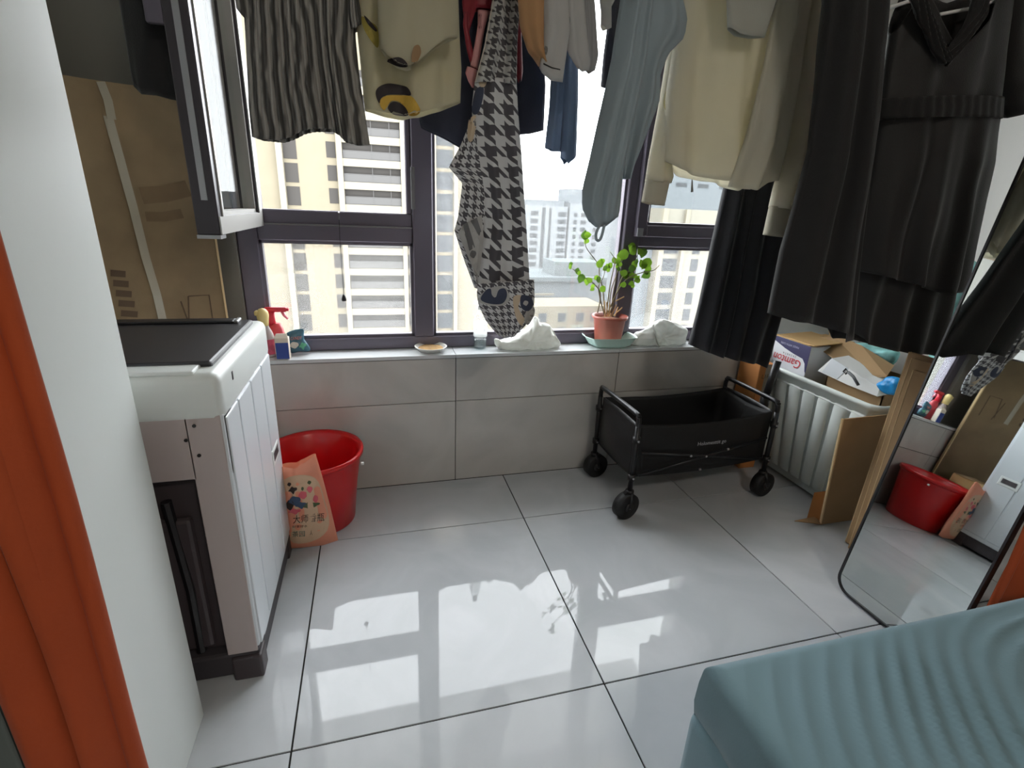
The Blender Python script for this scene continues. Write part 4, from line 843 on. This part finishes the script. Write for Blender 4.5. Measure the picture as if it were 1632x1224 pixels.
def hound(name, c1, c2, n):              # houndstooth weave: two thread colours, four by four twill
    m = bpy.data.materials.new(name); m.use_nodes = True; nt = m.node_tree; N = nt.nodes; L = nt.links; b = N['Principled BSDF']; b.inputs['Roughness'].default_value = .75
    uv = N.new('ShaderNodeUVMap'); sc_ = N.new('ShaderNodeVectorMath'); sc_.operation = 'SCALE'; sc_.inputs['Scale'].default_value = n; L.new(uv.outputs[0], sc_.inputs[0])
    sp = N.new('ShaderNodeSeparateXYZ'); L.new(sc_.outputs[0], sp.inputs[0])
    def half(src, k):
        a = N.new('ShaderNodeMath'); a.operation = 'MULTIPLY'; a.inputs[1].default_value = k; L.new(src, a.inputs[0])
        f_ = N.new('ShaderNodeMath'); f_.operation = 'FRACT'; L.new(a.outputs[0], f_.inputs[0])
        l = N.new('ShaderNodeMath'); l.operation = 'LESS_THAN'; l.inputs[1].default_value = .5; L.new(f_.outputs[0], l.inputs[0]); return l.outputs[0]
    A_ = half(sp.outputs[0], .5); B_ = half(sp.outputs[1], .5); ad = N.new('ShaderNodeMath'); L.new(sp.outputs[0], ad.inputs[0]); L.new(sp.outputs[1], ad.inputs[1]); Tt = half(ad.outputs[0], 1)
    mx = N.new('ShaderNodeMix'); L.new(Tt, mx.inputs[0]); L.new(B_, mx.inputs[2]); L.new(A_, mx.inputs[3])
    mc = N.new('ShaderNodeMix'); mc.data_type = 'RGBA'; mc.inputs['A'].default_value = lin(c1) + (1,); mc.inputs['B'].default_value = lin(c2) + (1,); L.new(mx.outputs[0], mc.inputs['Factor'])
    L.new(mc.outputs['Result'], b.inputs['Base Color'])
    return m
def fab(name, c, transl=.0, rough=.8, var=.05): return mat(name, c, rough, bump=.12, bscale=260, var=var, vscale=7, transl=transl, sheen=.15)
TOP = -190                              # sight-line row that lies at about rod height
# pleated striped top
t = hang('striped_top', 'grey and black pleated striped short-sleeved top, leftmost over the window', 'top', .1, -0.2400)
M_str = stripes('pleated_stripes', (72, 71, 69), (150, 147, 142), 44, .3)
ftop = ((26, .004, .0, .0, .6), (3, .012, .1, .2, .3))
solid(O('body', cloth([(386, TOP), (388, 0), (392, 60), (395, 120), (397, 170), (402, 218)], [(570, TOP), (566, 0), (566, 60), (572, 120), (581, 180), (589, 231)], [(402, 218), (420, 224), (450, 226), (462, 221), (482, 212), (500, 209), (530, 207), (540, 213), (551, 226), (570, 231), (589, 231)], y=-0.2450, th=.035, folds=ftop, nu=170, nv=44, seed=1), M_str, t, True))
solid(O('sleeve', cloth([(560, TOP), (556, 0), (555, 30), (560, 46)], [(585, TOP), (571, 0), (576, 22), (577, 40)], [(560, 46), (568, 48), (577, 40)], y=-0.2525, th=.02, folds=((4, .003, 0, 0, .5),), nu=30, nv=20, seed=2), M_str, t, True))
solid(O('sleeve', cloth([(352, TOP), (375, -10), (378, 14)], [(390, TOP), (392, 0), (396, 32)], [(378, 14), (386, 24), (396, 32)], y=-0.2475, th=.02, nu=24, nv=20, seed=3), M_str, t, True))
# cream sweatshirt
t = hang('sweatshirt', 'cream sweatshirt with yellow and dark print beside the striped top', 'sweatshirt', .5, -0.2500)
M_cs = fab('cream_jersey', (222, 216, 192), .5)
sw = solid(O('body', cloth([(570, TOP), (567, 0), (570, 50), (576, 110), (582, 176)], [(735, TOP), (730, 0), (732, 60), (735, 110), (733, 164)], [(582, 176), (600, 180), (625, 184), (645, 187), (670, 184), (700, 174), (733, 164)], y=-0.2400, th=.05, folds=((2, .012, .3, .3, .3), (5, .004, 0, .2, .3)), nu=50, nv=44, seed=6), M_cs, t, True))
hood = solid(O('hood', cloth([(598, TOP), (602, 0), (604, 50), (607, 78)], [(733, TOP), (730, 0), (731, 40), (729, 60)], [(607, 78), (618, 93), (634, 105), (650, 108), (666, 101), (690, 80), (710, 66), (729, 60)], y=-0.335, th=.03, folds=((1.5, .008, .2, .3, .3),), nu=40, nv=34, seed=7), M_cs, t, True))
M_pd = mat('print_dark', (46, 38, 40), .7); M_py = mat('print_yellow', (204, 164, 66), .7)
decal('print', [(599, 145), (606, 137), (620, 133), (640, 136), (650, 140), (655, 152), (640, 151), (620, 151), (608, 156), (605, 165), (600, 156)], sw, M_pd, .006)
decal('print', [(607, 158), (618, 152), (640, 152), (654, 153), (662, 160), (670, 176), (664, 184), (652, 184), (645, 172), (636, 162), (624, 161), (617, 170), (612, 176), (606, 168)], sw, M_py, .006)
decal('print', [(618, 172), (624, 163), (634, 163), (645, 170), (651, 183), (640, 185), (626, 182)], sw, M_pd, .0075)
decal('print', [(576, 26), (590, 34), (602, 46), (603, 76), (592, 66), (580, 46)], sw, mat('print_ochre', (168, 150, 70), .7), .006)
decal('print', [(580, 24), (592, 36), (601, 48), (598, 50), (586, 38)], sw, M_pd, .0075)
decal('print', [(616, 96), (634, 91), (645, 96), (650, 106), (638, 107), (624, 102)], hood, M_pd, .006); decal('print', [(660, 74), (668, 72), (671, 84), (665, 98), (657, 102), (656, 88)], hood, mat('print_tan', (150, 118, 84), .7), .006)
# navy jacket behind
t = hang('jacket', 'dark navy jacket hanging behind the scarf', 'jacket', .75, -0.0800)
M_nv = fab('navy_cloth', (34, 34, 46)); M_nv2 = fab('blue_cloth', (36, 40, 58), .04)
solid(O('body', cloth([(700, TOP), (690, 40), (680, 140), (668, 186)], [(862, TOP), (866, 60), (869, 140), (866, 208)], [(668, 186), (672, 203), (690, 212), (716, 224), (735, 234), (780, 236), (830, 214), (846, 213), (866, 208)], y=-0.035, th=.025, folds=((3, .008, 0, .2, .3),), nu=40, nv=34, seed=8), M_nv2, t, True))
# crimson top with a pink ribbon
t = hang('crimson_top', 'crimson camisole with pink printed ribbon left of the scarf', 'top', .65, -0.0900)
M_cr = fab('crimson_satin', (146, 32, 50), .25, .45)
solid(O('body', cloth([(737, TOP), (737, 10), (741, 40), (745, 60)], [(838, TOP), (832, 10), (831, 60), (833, 110)], [(745, 60), (757, 16), (790, 20), (812, 70), (828, 132), (833, 110)], y=-0.0900, th=.02, folds=((3, .006, 0, 0, .4),), nu=40, nv=30, seed=9), M_cr, t, True))
solid(O('strap', cloth([(740, 20), (738, 38), (744, 80), (752, 108)], [(744, 20), (746, 45), (754, 85), (762, 112)], [(752, 108), (758, 112), (762, 112)], y=-0.0975, th=.006, nu=12, nv=24, wob=.002), M_cr, t, True))
rb = solid(O('ribbon', cloth([(762, 16), (762, 40), (757, 70), (750, 105)], [(780, 18), (772, 45), (767, 75), (761, 110)], [(750, 105), (755, 108), (761, 110)], y=-0.1025, th=.005, nu=12, nv=24, wob=.003), mat('pink_ribbon', (226, 164, 166), .5, transl=.2), t, True))
solid(O('ribbon_end', cloth([(745, 106), (742, 116), (747, 130), (752, 138)], [(760, 112), (760, 124), (757, 134), (755, 140)], y=-0.1050, th=.006, nu=12, nv=14, wob=.002), mat('pink_ribbon', (226, 164, 166)), t, True))
text_px('ribbon_print', 'OOVO', 765, 34, 5, 26, rb, mat('print_wine', (96, 30, 46), .6))
# houndstooth scarf
t = hang('scarf', 'long black and white houndstooth scarf hanging down to the sill', 'scarf', .8, -0.0900)
HB, HS, HT = hound('houndstooth_large', (76, 74, 80), (198, 198, 200), 34), hound('houndstooth_small', (76, 74, 80), (198, 198, 200), 84), hound('houndstooth_fine', (76, 74, 78), (180, 180, 180), 84)
sf = ((1.5, .010, .1, .35, .4), (4, .004, .3, .2, .4))
back = lambda u, v: .06 * v
solid(O('upper_fall', cloth([(783, TOP), (785, 0), (772, 74), (757, 132)], [(830, TOP), (828, 0), (824, 70), (823, 135)], y=-0.1600, th=.016, folds=sf, nu=34, nv=40, seed=10), HT, t, True))
mainf = solid(O('main_fall', cloth([(757, 130), (753, 170), (756, 230), (768, 300), (772, 350), (764, 400), (762, 460)], [(823, 132), (826, 175), (833, 240), (840, 320), (847, 400), (851, 452)], [(762, 460), (790, 466), (820, 468), (851, 452)], [(757, 130), (790, 126), (823, 132)], y=-0.1550, th=.018, folds=sf, nu=44, nv=60, seed=11, yfun=lambda u, v: .05 * v), HB, t, True))
side = solid(O('side_fall', cloth([(752, 190), (735, 232), (717, 266), (739, 292), (733, 345), (727, 368), (744, 418), (761, 462)], [(757, 190), (766, 240), (776, 300), (776, 340), (770, 400), (768, 462)], y=-0.1475, th=.012, folds=((1.5, .006, .1, .2, .5),), nu=34, nv=54, seed=12, yfun=lambda u, v: .045 * v), HS, t, True))
low = solid(O('lower_fall', cloth([(762, 452), (761, 470), (764, 486), (776, 512), (796, 537)], [(851, 445), (853, 480), (851, 500), (840, 522), (828, 534)], [(796, 537), (806, 540), (817, 539), (828, 534)], y=-0.1300, th=.014, folds=((2, .006, .1, .2, .5),), nu=36, nv=40, seed=13, yfun=lambda u, v: .03 * v), HS, t, True))
M_sc1 = mat('scarf_pale', (172, 170, 168), .8); M_sc2 = mat('scarf_navy', (56, 62, 82), .8); M_sc3 = mat('scarf_beige', (196, 176, 152), .8); M_sc4 = mat('scarf_grey', (104, 104, 106), .8)
decal('woven_motif', [(738, 358), (768, 342), (771, 380), (764, 440), (758, 438), (744, 405), (730, 372)], side, M_sc1, .006, False)
decal('woven_motif', [(738, 358), (745, 354), (757, 394), (748, 400)], side, M_sc4, .008, False); decal('woven_motif', [(750, 352), (760, 347), (769, 375), (768, 384)], side, M_sc4, .008, False); decal('woven_motif', ell(754, 405, 5, 6), side, M_sc4, .008)
decal('woven_motif', [(762, 478), (775, 462), (800, 456), (812, 470), (808, 484), (790, 488), (770, 484)], low, M_sc1, .0025); decal('woven_motif', [(766, 477), (774, 463), (782, 460), (784, 470), (790, 474), (795, 462), (805, 460), (808, 472), (800, 484), (780, 484)], low, M_sc2, .0035)
decal('woven_motif', [(818, 474), (832, 472), (826, 490), (838, 512), (832, 520), (822, 505)], low, M_sc3, .0025); decal('woven_motif', [(832, 470), (846, 474), (850, 486), (842, 496), (832, 492), (829, 480)], low, M_sc2, .0028); decal('woven_motif', ell(838, 483, 4, 4), low, M_sc1, .0036); decal('woven_motif', [(838, 498), (850, 488), (852, 500), (842, 518), (836, 510)], low, M_sc1, .0026)
decal('woven_motif', [(757, 146), (765, 138), (771, 140), (769, 160), (762, 180), (754, 182), (752, 172)], mainf, M_sc2, .0026); decal('woven_motif', [(765, 116), (776, 116), (775, 134), (768, 140), (763, 132)], mainf, M_sc3, .0026); decal('woven_motif', [(748, 188), (760, 184), (757, 210), (752, 226), (745, 220)], side, M_sc3, .006)
O('hem_edge', T([px(a, b, -0.165) for a, b in ((787, 0), (773, 74), (758, 130))], .0022, 6), mat('pale_hem', (196, 188, 180), .8), t)
# tan garment
t = hang('tan_camisole', 'plain tan garment with rounded hem right of the scarf', 'garment', .85, -0.2650)
solid(O('body', cloth([(822, TOP), (826, 0), (829, 40), (842, 80), (862, 102)], [(872, TOP), (872, 0), (870, 50), (868, 104)], y=-0.2600, th=.025, folds=((1, .006, 0, .2, .4),), nu=26, nv=34, seed=14), fab('tan_jersey', (208, 164, 118), .36), t, True))
# pale socks on the near rod
M_sk = fab('pale_grey_knit', (208, 206, 204), .36)
for k, (L_, R_, B_, yy, lab, m_) in enumerate((
    ([(868, TOP), (866, 0), (868, 40), (866, 80), (860, 108)], [(910, TOP), (906, 0), (908, 50), (900, 100), (896, 131)], [(860, 108), (864, 116), (878, 128), (896, 131)], -0.2800, 'pale grey sock with black stitched line at the toe', M_sk),
    ([(902, TOP), (898, 0), (902, 50), (905, 82), (920, 108)], [(935, TOP), (930, 0), (936, 60), (941, 100), (938, 112)], [(920, 108), (928, 114), (938, 112)], -0.2725, 'pale grey sock hanging in the middle of the sock row', M_sk),
    ([(922, TOP), (926, 0), (930, 60), (932, 112)], [(950, TOP), (946, 0), (950, 60), (953, 90), (948, 112)], [(932, 112), (938, 118), (948, 112)], -0.2625, 'darker grey sock hanging nearest the blue-grey trousers', fab('grey_knit', (168, 166, 166), .3)))):
    t = hang('sock', lab, 'sock', .95 + .05 * k, yy, 'socks on the drying rod'); s_ = solid(O('body', cloth(L_, R_, B_, y=yy, th=.014, folds=((1.5, .004, .2, .2, .5),), nu=22, nv=36, seed=20 + k, closed=True), m_, t, True), .003)
    if k == 0: decal('stitch_line', [(866, 100), (880, 107), (893, 110), (893, 112), (879, 109), (866, 103)], s_, M_blk, .0028, False); decal('worn_patch', ell(870, 80, 3, 7), s_, mat('worn_grey', (132, 130, 128), .8), .0028)
    if k == 1: decal('worn_patch', ell(906, 34, 2.5, 10), s_, mat('worn_grey', (132, 130, 128)), .0028)
# blue jeans legs further back
t = hang('jeans', 'small faded blue trousers hanging beyond the socks', 'trousers', 1.0, -0.0750)
M_jn = fab('blue_denim', (112, 132, 162), .12)
solid(O('leg', cloth([(880, TOP), (882, 60), (876, 170), (869, 235)], [(905, TOP), (905, 60), (900, 160), (893, 242)], [(869, 235), (880, 240), (893, 242)], y=-0.0700, th=.018, folds=((2, .004, 0, .1, .5),), nu=22, nv=30, seed=30), M_jn, t, True))
solid(O('leg', cloth([(898, TOP), (902, 60), (898, 160), (894, 250)], [(924, TOP), (922, 60), (921, 160), (918, 248)], [(894, 250), (903, 262), (918, 248)], y=-0.0825, th=.018, folds=((2, .004, 0.2, .1, .5),), nu=22, nv=30, seed=31), M_jn, t, True))
# narrow dark strip and white tag
t = hang('dark_legging', 'narrow dark navy legging behind the blue-grey trousers', 'legging', 1.15, -0.0800)
solid(O('leg', cloth([(972, TOP), (970, 30), (962, 90), (959, 136)], [(1000, TOP), (990, 30), (980, 100), (969, 140)], y=-0.0800, th=.014, folds=(), nu=18, nv=26, seed=33), M_nv, t, True))
t = hang('white_cloth_strip', 'narrow white cloth between the socks and the blue-grey trousers', 'cloth', 1.1, -0.1400)
solid(O('body', cloth([(952, TOP), (955, -5), (959, 20), (958, 40)], [(985, TOP), (982, -5), (974, 10), (974, 44)], [(958, 40), (964, 47), (974, 44)], y=-0.1400, th=.012, nu=16, nv=22, seed=34), fab('white_cotton', (214, 208, 200), .3), t, True))
# blue-grey trousers with loop
t = hang('blue_grey_trousers', 'blue-grey knitted trousers with a small loop at the end', 'trousers', 1.2, -0.2500)
M_bg = fab('blue_grey_knit', (158, 172, 180), .2)
solid(O('leg', cloth([(1000, TOP), (992, 0), (978, 90), (960, 170), (942, 250), (929, 300), (928, 330), (938, 352)], [(1040, TOP), (1040, 0), (1030, 90), (1010, 190), (992, 280), (988, 330), (985, 345)], [(938, 352), (950, 362), (966, 360), (985, 345)], y=-0.345, th=.035, folds=((2, .010, .1, .3, .5), (5, .003, 0, 0, .3)), nu=36, nv=54, seed=35, closed=True), M_bg, t, True))
solid(O('leg', cloth([(1012, TOP), (1006, 0), (1000, 100), (992, 200), (986, 280)], [(1082, TOP), (1086, 0), (1094, 30), (1090, 60), (1064, 86), (1050, 120), (1049, 160), (1030, 210), (1000, 285)], [(986, 280), (992, 286), (1000, 285)], y=-0.325, th=.035, folds=((2, .010, .3, .3, .4),), nu=36, nv=50, seed=36), M_bg, t, True))
O('loop', T(spline([px(a, b, -0.345) for a, b in ((956, 358), (950, 372), (951, 382), (956, 382), (960, 372), (963, 358))], 4), .0042, 8), M_bg, t, True)
# white jacket
t = hang('white_jacket', 'off-white long-sleeved jacket in front of the right window', 'jacket', 1.55, -0.2600)
M_wj = fab('off_white_cotton', (232, 228, 214), .55)
M_cuff = fab('ribbed_cuff', (196, 190, 172), .30)
fj = ((2.6, .018, .0, -.45, .25), (6, .004, .1, -.3, .3))
solid(O('body', cloth([(1092, TOP), (1082, 0), (1072, 80), (1060, 160), (1052, 256)], [(1290, TOP), (1286, 0), (1270, 90), (1252, 200), (1242, 284)], [(1052, 256), (1072, 270), (1100, 281), (1130, 288), (1158, 292), (1175, 299), (1195, 304), (1205, 292), (1242, 284)], y=-0.2400, th=.05, folds=fj, nu=80, nv=50, seed=40), M_wj, t, True))
solid(O('front_panel', cloth([(1240, TOP), (1236, 0), (1216, 110), (1188, 220), (1160, 298)], [(1300, TOP), (1290, 0), (1274, 120), (1256, 220), (1238, 288)], [(1160, 298), (1180, 300), (1200, 302), (1212, 290), (1238, 288)], y=-0.315, th=.02, folds=((2, .008, 0, -.2, .3),), nu=36, nv=40, seed=41), M_wj, t, True))
solid(O('collar', cloth([(1150, TOP), (1158, 0), (1160, 44)], [(1250, TOP), (1238, 0), (1218, 60)], [(1160, 44), (1175, 56), (1196, 60), (1218, 60)], y=-0.35, th=.012, nu=24, nv=24, seed=42), fab('grey_white_lining', (184, 184, 174), .2), t, True))
sl = solid(O('sleeve', cloth([(1086, TOP), (1076, 20), (1062, 110), (1050, 180), (1034, 262), (1030, 288)], [(1110, TOP), (1092, 60), (1080, 150), (1066, 240), (1072, 280), (1068, 292)], y=-0.2250, th=.025, folds=((1.5, .006, 0, .2, .4),), nu=24, nv=44, seed=43), M_wj, t, True))
solid(O('cuff', cloth([(1030, 286), (1023, 322)], [(1066, 290), (1058, 328)], [(1023, 322), (1040, 326), (1058, 328)], y=-0.2250, th=.022, nu=20, nv=10, seed=44, wob=.002), M_cuff, sl, True))
sr = solid(O('sleeve', cloth([(1284, TOP), (1276, 0), (1262, 90), (1243, 158), (1262, 192), (1250, 250), (1236, 300), (1229, 330)], [(1326, TOP), (1319, 0), (1314, 80), (1306, 180), (1294, 260), (1280, 310), (1270, 338)], y=-0.2775, th=.032, folds=((1.5, .008, .1, .2, .4),), nu=28, nv=54, seed=45), M_wj, t, True))
solid(O('cuff', cloth([(1228, 328), (1218, 374)], [(1273, 334), (1256, 379)], [(1218, 374), (1236, 377), (1256, 379)], y=-0.2775, th=.026, nu=20, nv=10, seed=46, wob=.002), M_cuff, sr, True))
O('zip_pull', T([px(1103, 286, -0.2675), px(1103, 296, -0.2675), px(1103, 306, -0.2675)], [.0015, .003, .004], 8), mat('zip_metal', (110, 108, 104), .4, metal=.6), t)
decal('stain', ell(1064, 162, 6, 18), sl, mat('yellowed', (206, 194, 140), .8), .003)
# dark trousers and black garments
M_bk = fab('black_cotton', (15, 14, 16)); M_bk2 = fab('black_navy', (17, 18, 26)); M_bk3 = fab('black_chiffon', (14, 13, 15), .0, .6)
t = hang('dark_trousers', 'dark navy wide trousers hanging below the white jacket', 'trousers', 1.75, -0.1800)
solid(O('leg', cloth([(1180, TOP), (1172, 150), (1158, 290), (1134, 400), (1116, 490), (1100, 550)], [(1240, TOP), (1232, 150), (1212, 290), (1192, 400), (1174, 500), (1160, 566)], [(1100, 550), (1125, 560), (1145, 567), (1160, 566)], y=-0.1000, th=.035, folds=((2.5, .014, 0, .05, .4),), nu=40, nv=44, seed=50), M_bk2, t, True))
solid(O('leg', cloth([(1212, TOP), (1208, 150), (1196, 290), (1178, 400), (1166, 480), (1148, 566)], [(1300, TOP), (1296, 150), (1282, 290), (1262, 400), (1248, 480), (1218, 585)], [(1148, 566), (1170, 572), (1196, 575), (1218, 585)], y=-0.1200, th=.04, folds=((2.5, .016, .3, .05, .4),), nu=40, nv=44, seed=51), M_bk2, t, True))
t = hang('black_long_dress', 'plain long black dress between white jacket and frilled black dress', 'dress', 1.5, -.5)
solid(O('body', cloth([(1300, TOP), (1318, 0), (1308, 120), (1294, 240), (1270, 330), (1250, 400), (1230, 500)], [(1440, TOP), (1414, 0), (1404, 130), (1392, 250), (1376, 380), (1366, 470), (1360, 542)], [(1230, 500), (1250, 508), (1280, 510), (1300, 518), (1330, 526), (1345, 545), (1360, 542)], y=-.50, th=.04, folds=((2.2, .022, .1, .15, .25), (4.3, .006, 0, .2, .2)), nu=60, nv=56, seed=52), M_bk, t, True))
t = hang('black_frilled_dress', 'black V-necked dress with tiered skirt on a white hanger at right', 'dress', 1.95, -.41)
solid(O('skirt_lining', cloth([(1402, 180), (1385, 300), (1362, 420), (1350, 524)], [(1588, 180), (1572, 300), (1530, 440), (1497, 568)], [(1350, 524), (1370, 545), (1400, 552), (1440, 560), (1470, 562), (1497, 568)], y=-0.370, th=.05, folds=((4, .016, .1, .1, .3),), nu=60, nv=44, seed=53), M_bk3, t, True))
solid(O('skirt', cloth([(1404, 168), (1390, 280), (1376, 360), (1366, 432)], [(1592, 172), (1580, 260), (1556, 360), (1532, 462)], [(1366, 432), (1400, 440), (1440, 452), (1470, 462), (1500, 466), (1532, 462)], y=-0.400, th=.06, folds=((3.5, .020, .1, .2, .2), (6.2, .007, .2, .1, .2)), nu=80, nv=46, seed=54), M_bk3, t, True))
solid(O('bodice', cloth([(1420, 55), (1412, 110), (1404, 172)], [(1612, 10), (1600, 90), (1592, 176)], [(1404, 172), (1460, 170), (1530, 172), (1592, 176)], [(1420, 55), (1452, -10), (1475, 40), (1505, 86), (1550, 40), (1580, -30), (1612, 10)], y=-0.420, th=.045, folds=((3, .007, 0, .1, .4),), nu=60, nv=34, seed=55), M_bk3, t, True))
solid(O('back_yoke', cloth([(1430, 40), (1440, 100)], [(1600, 0), (1598, 90)], None, [(1430, 40), (1470, -6), (1500, 8), (1560, -12), (1600, 0)], y=-0.370, th=.01, nu=30, nv=16, seed=56), M_bk3, t, True))
solid(O('waistband', cloth([(1403, 158), (1402, 190)], [(1596, 156), (1592, 190)], y=-0.425, th=.052, folds=((13, .0016, 0, 0, .8),), nu=90, nv=8, seed=57), M_bk, t, True))
solid(O('frill', cloth([(1448, -10), (1464, 30), (1484, 76), (1500, 104)], [(1470, -14), (1484, 26), (1500, 66), (1512, 92)], y=-0.480, th=.008, folds=((3, .006, 0, 2.5, .8),), nu=16, nv=40, seed=58), M_bk, t, True)); solid(O('frill', cloth([(1556, -30), (1546, 20), (1524, 60), (1500, 90)], [(1584, -34), (1570, 24), (1540, 70), (1510, 106)], y=-0.480, th=.008, folds=((3, .006, 0, 2.5, .8),), nu=16, nv=40, seed=59), M_bk, t, True))
solid(O('sleeve', cloth([(1440, 4), (1418, 60), (1402, 130), (1394, 192)], [(1460, -14), (1450, 60), (1436, 130), (1424, 196)], [(1394, 192), (1408, 196), (1424, 196)], y=-0.390, th=.03, folds=((2, .006, 0, 0, .5),), nu=24, nv=30, seed=60), M_bk3, t, True))
solid(O('sleeve', cloth([(1590, -40), (1588, 60), (1590, 130), (1606, 188)], [(1650, -60), (1668, 40), (1672, 120), (1660, 165)], [(1606, 188), (1622, 182), (1640, 172), (1660, 165)], y=-0.410, th=.03, folds=((2, .006, .3, 0, .5),), nu=24, nv=30, seed=61), M_bk3, t, True))
h = thing('clothes_hanger', 'white plastic hanger inside the frilled black dress', 'hanger', tuple(px(1540, 0, -0.410)))
O('shoulder_bar', T([px(1412, 14, -0.410), px(1450, 2, -0.410), px(1520, -40, -0.410), px(1600, -20, -0.410), px(1640, -8, -0.410)], .005, 8), mat('white_cap', (238, 238, 238)), h, True); O('cross_bar', T([px(1498, 23, -0.440), px(1545, 14, -0.440), px(1592, 0, -0.440), px(1620, -8, -0.430)], .0045, 8), mat('white_cap', (238, 238, 238)), h, True); O('hook', T([px(1520, -40, -0.410), px(1530, -90, -0.410), (px(1530, -90, -0.410) + Vector((.02, .0, .06))), (px(1530, -90, -0.410) + Vector((.03, .01, .09)))], .003, 8), mat('white_cap', (238, 238, 238)), h, True)
# black garment over the open sash
t = hang('black_sleeve_garment', 'black garment slung over the open window sash at left', 'garment', -.3, .0, 'laundry on the window sash')
solid(O('body', cloth([(186, TOP), (190, 0), (200, 60), (208, 110), (214, 138)], [(290, TOP), (296, 0), (298, 80), (290, 162)], [(214, 138), (226, 150), (250, 152), (272, 158), (290, 162)], y=.02, th=.022, folds=((1.5, .008, .1, .1, .4),), nu=30, nv=34, seed=70, closed=True), M_bk, t, True))
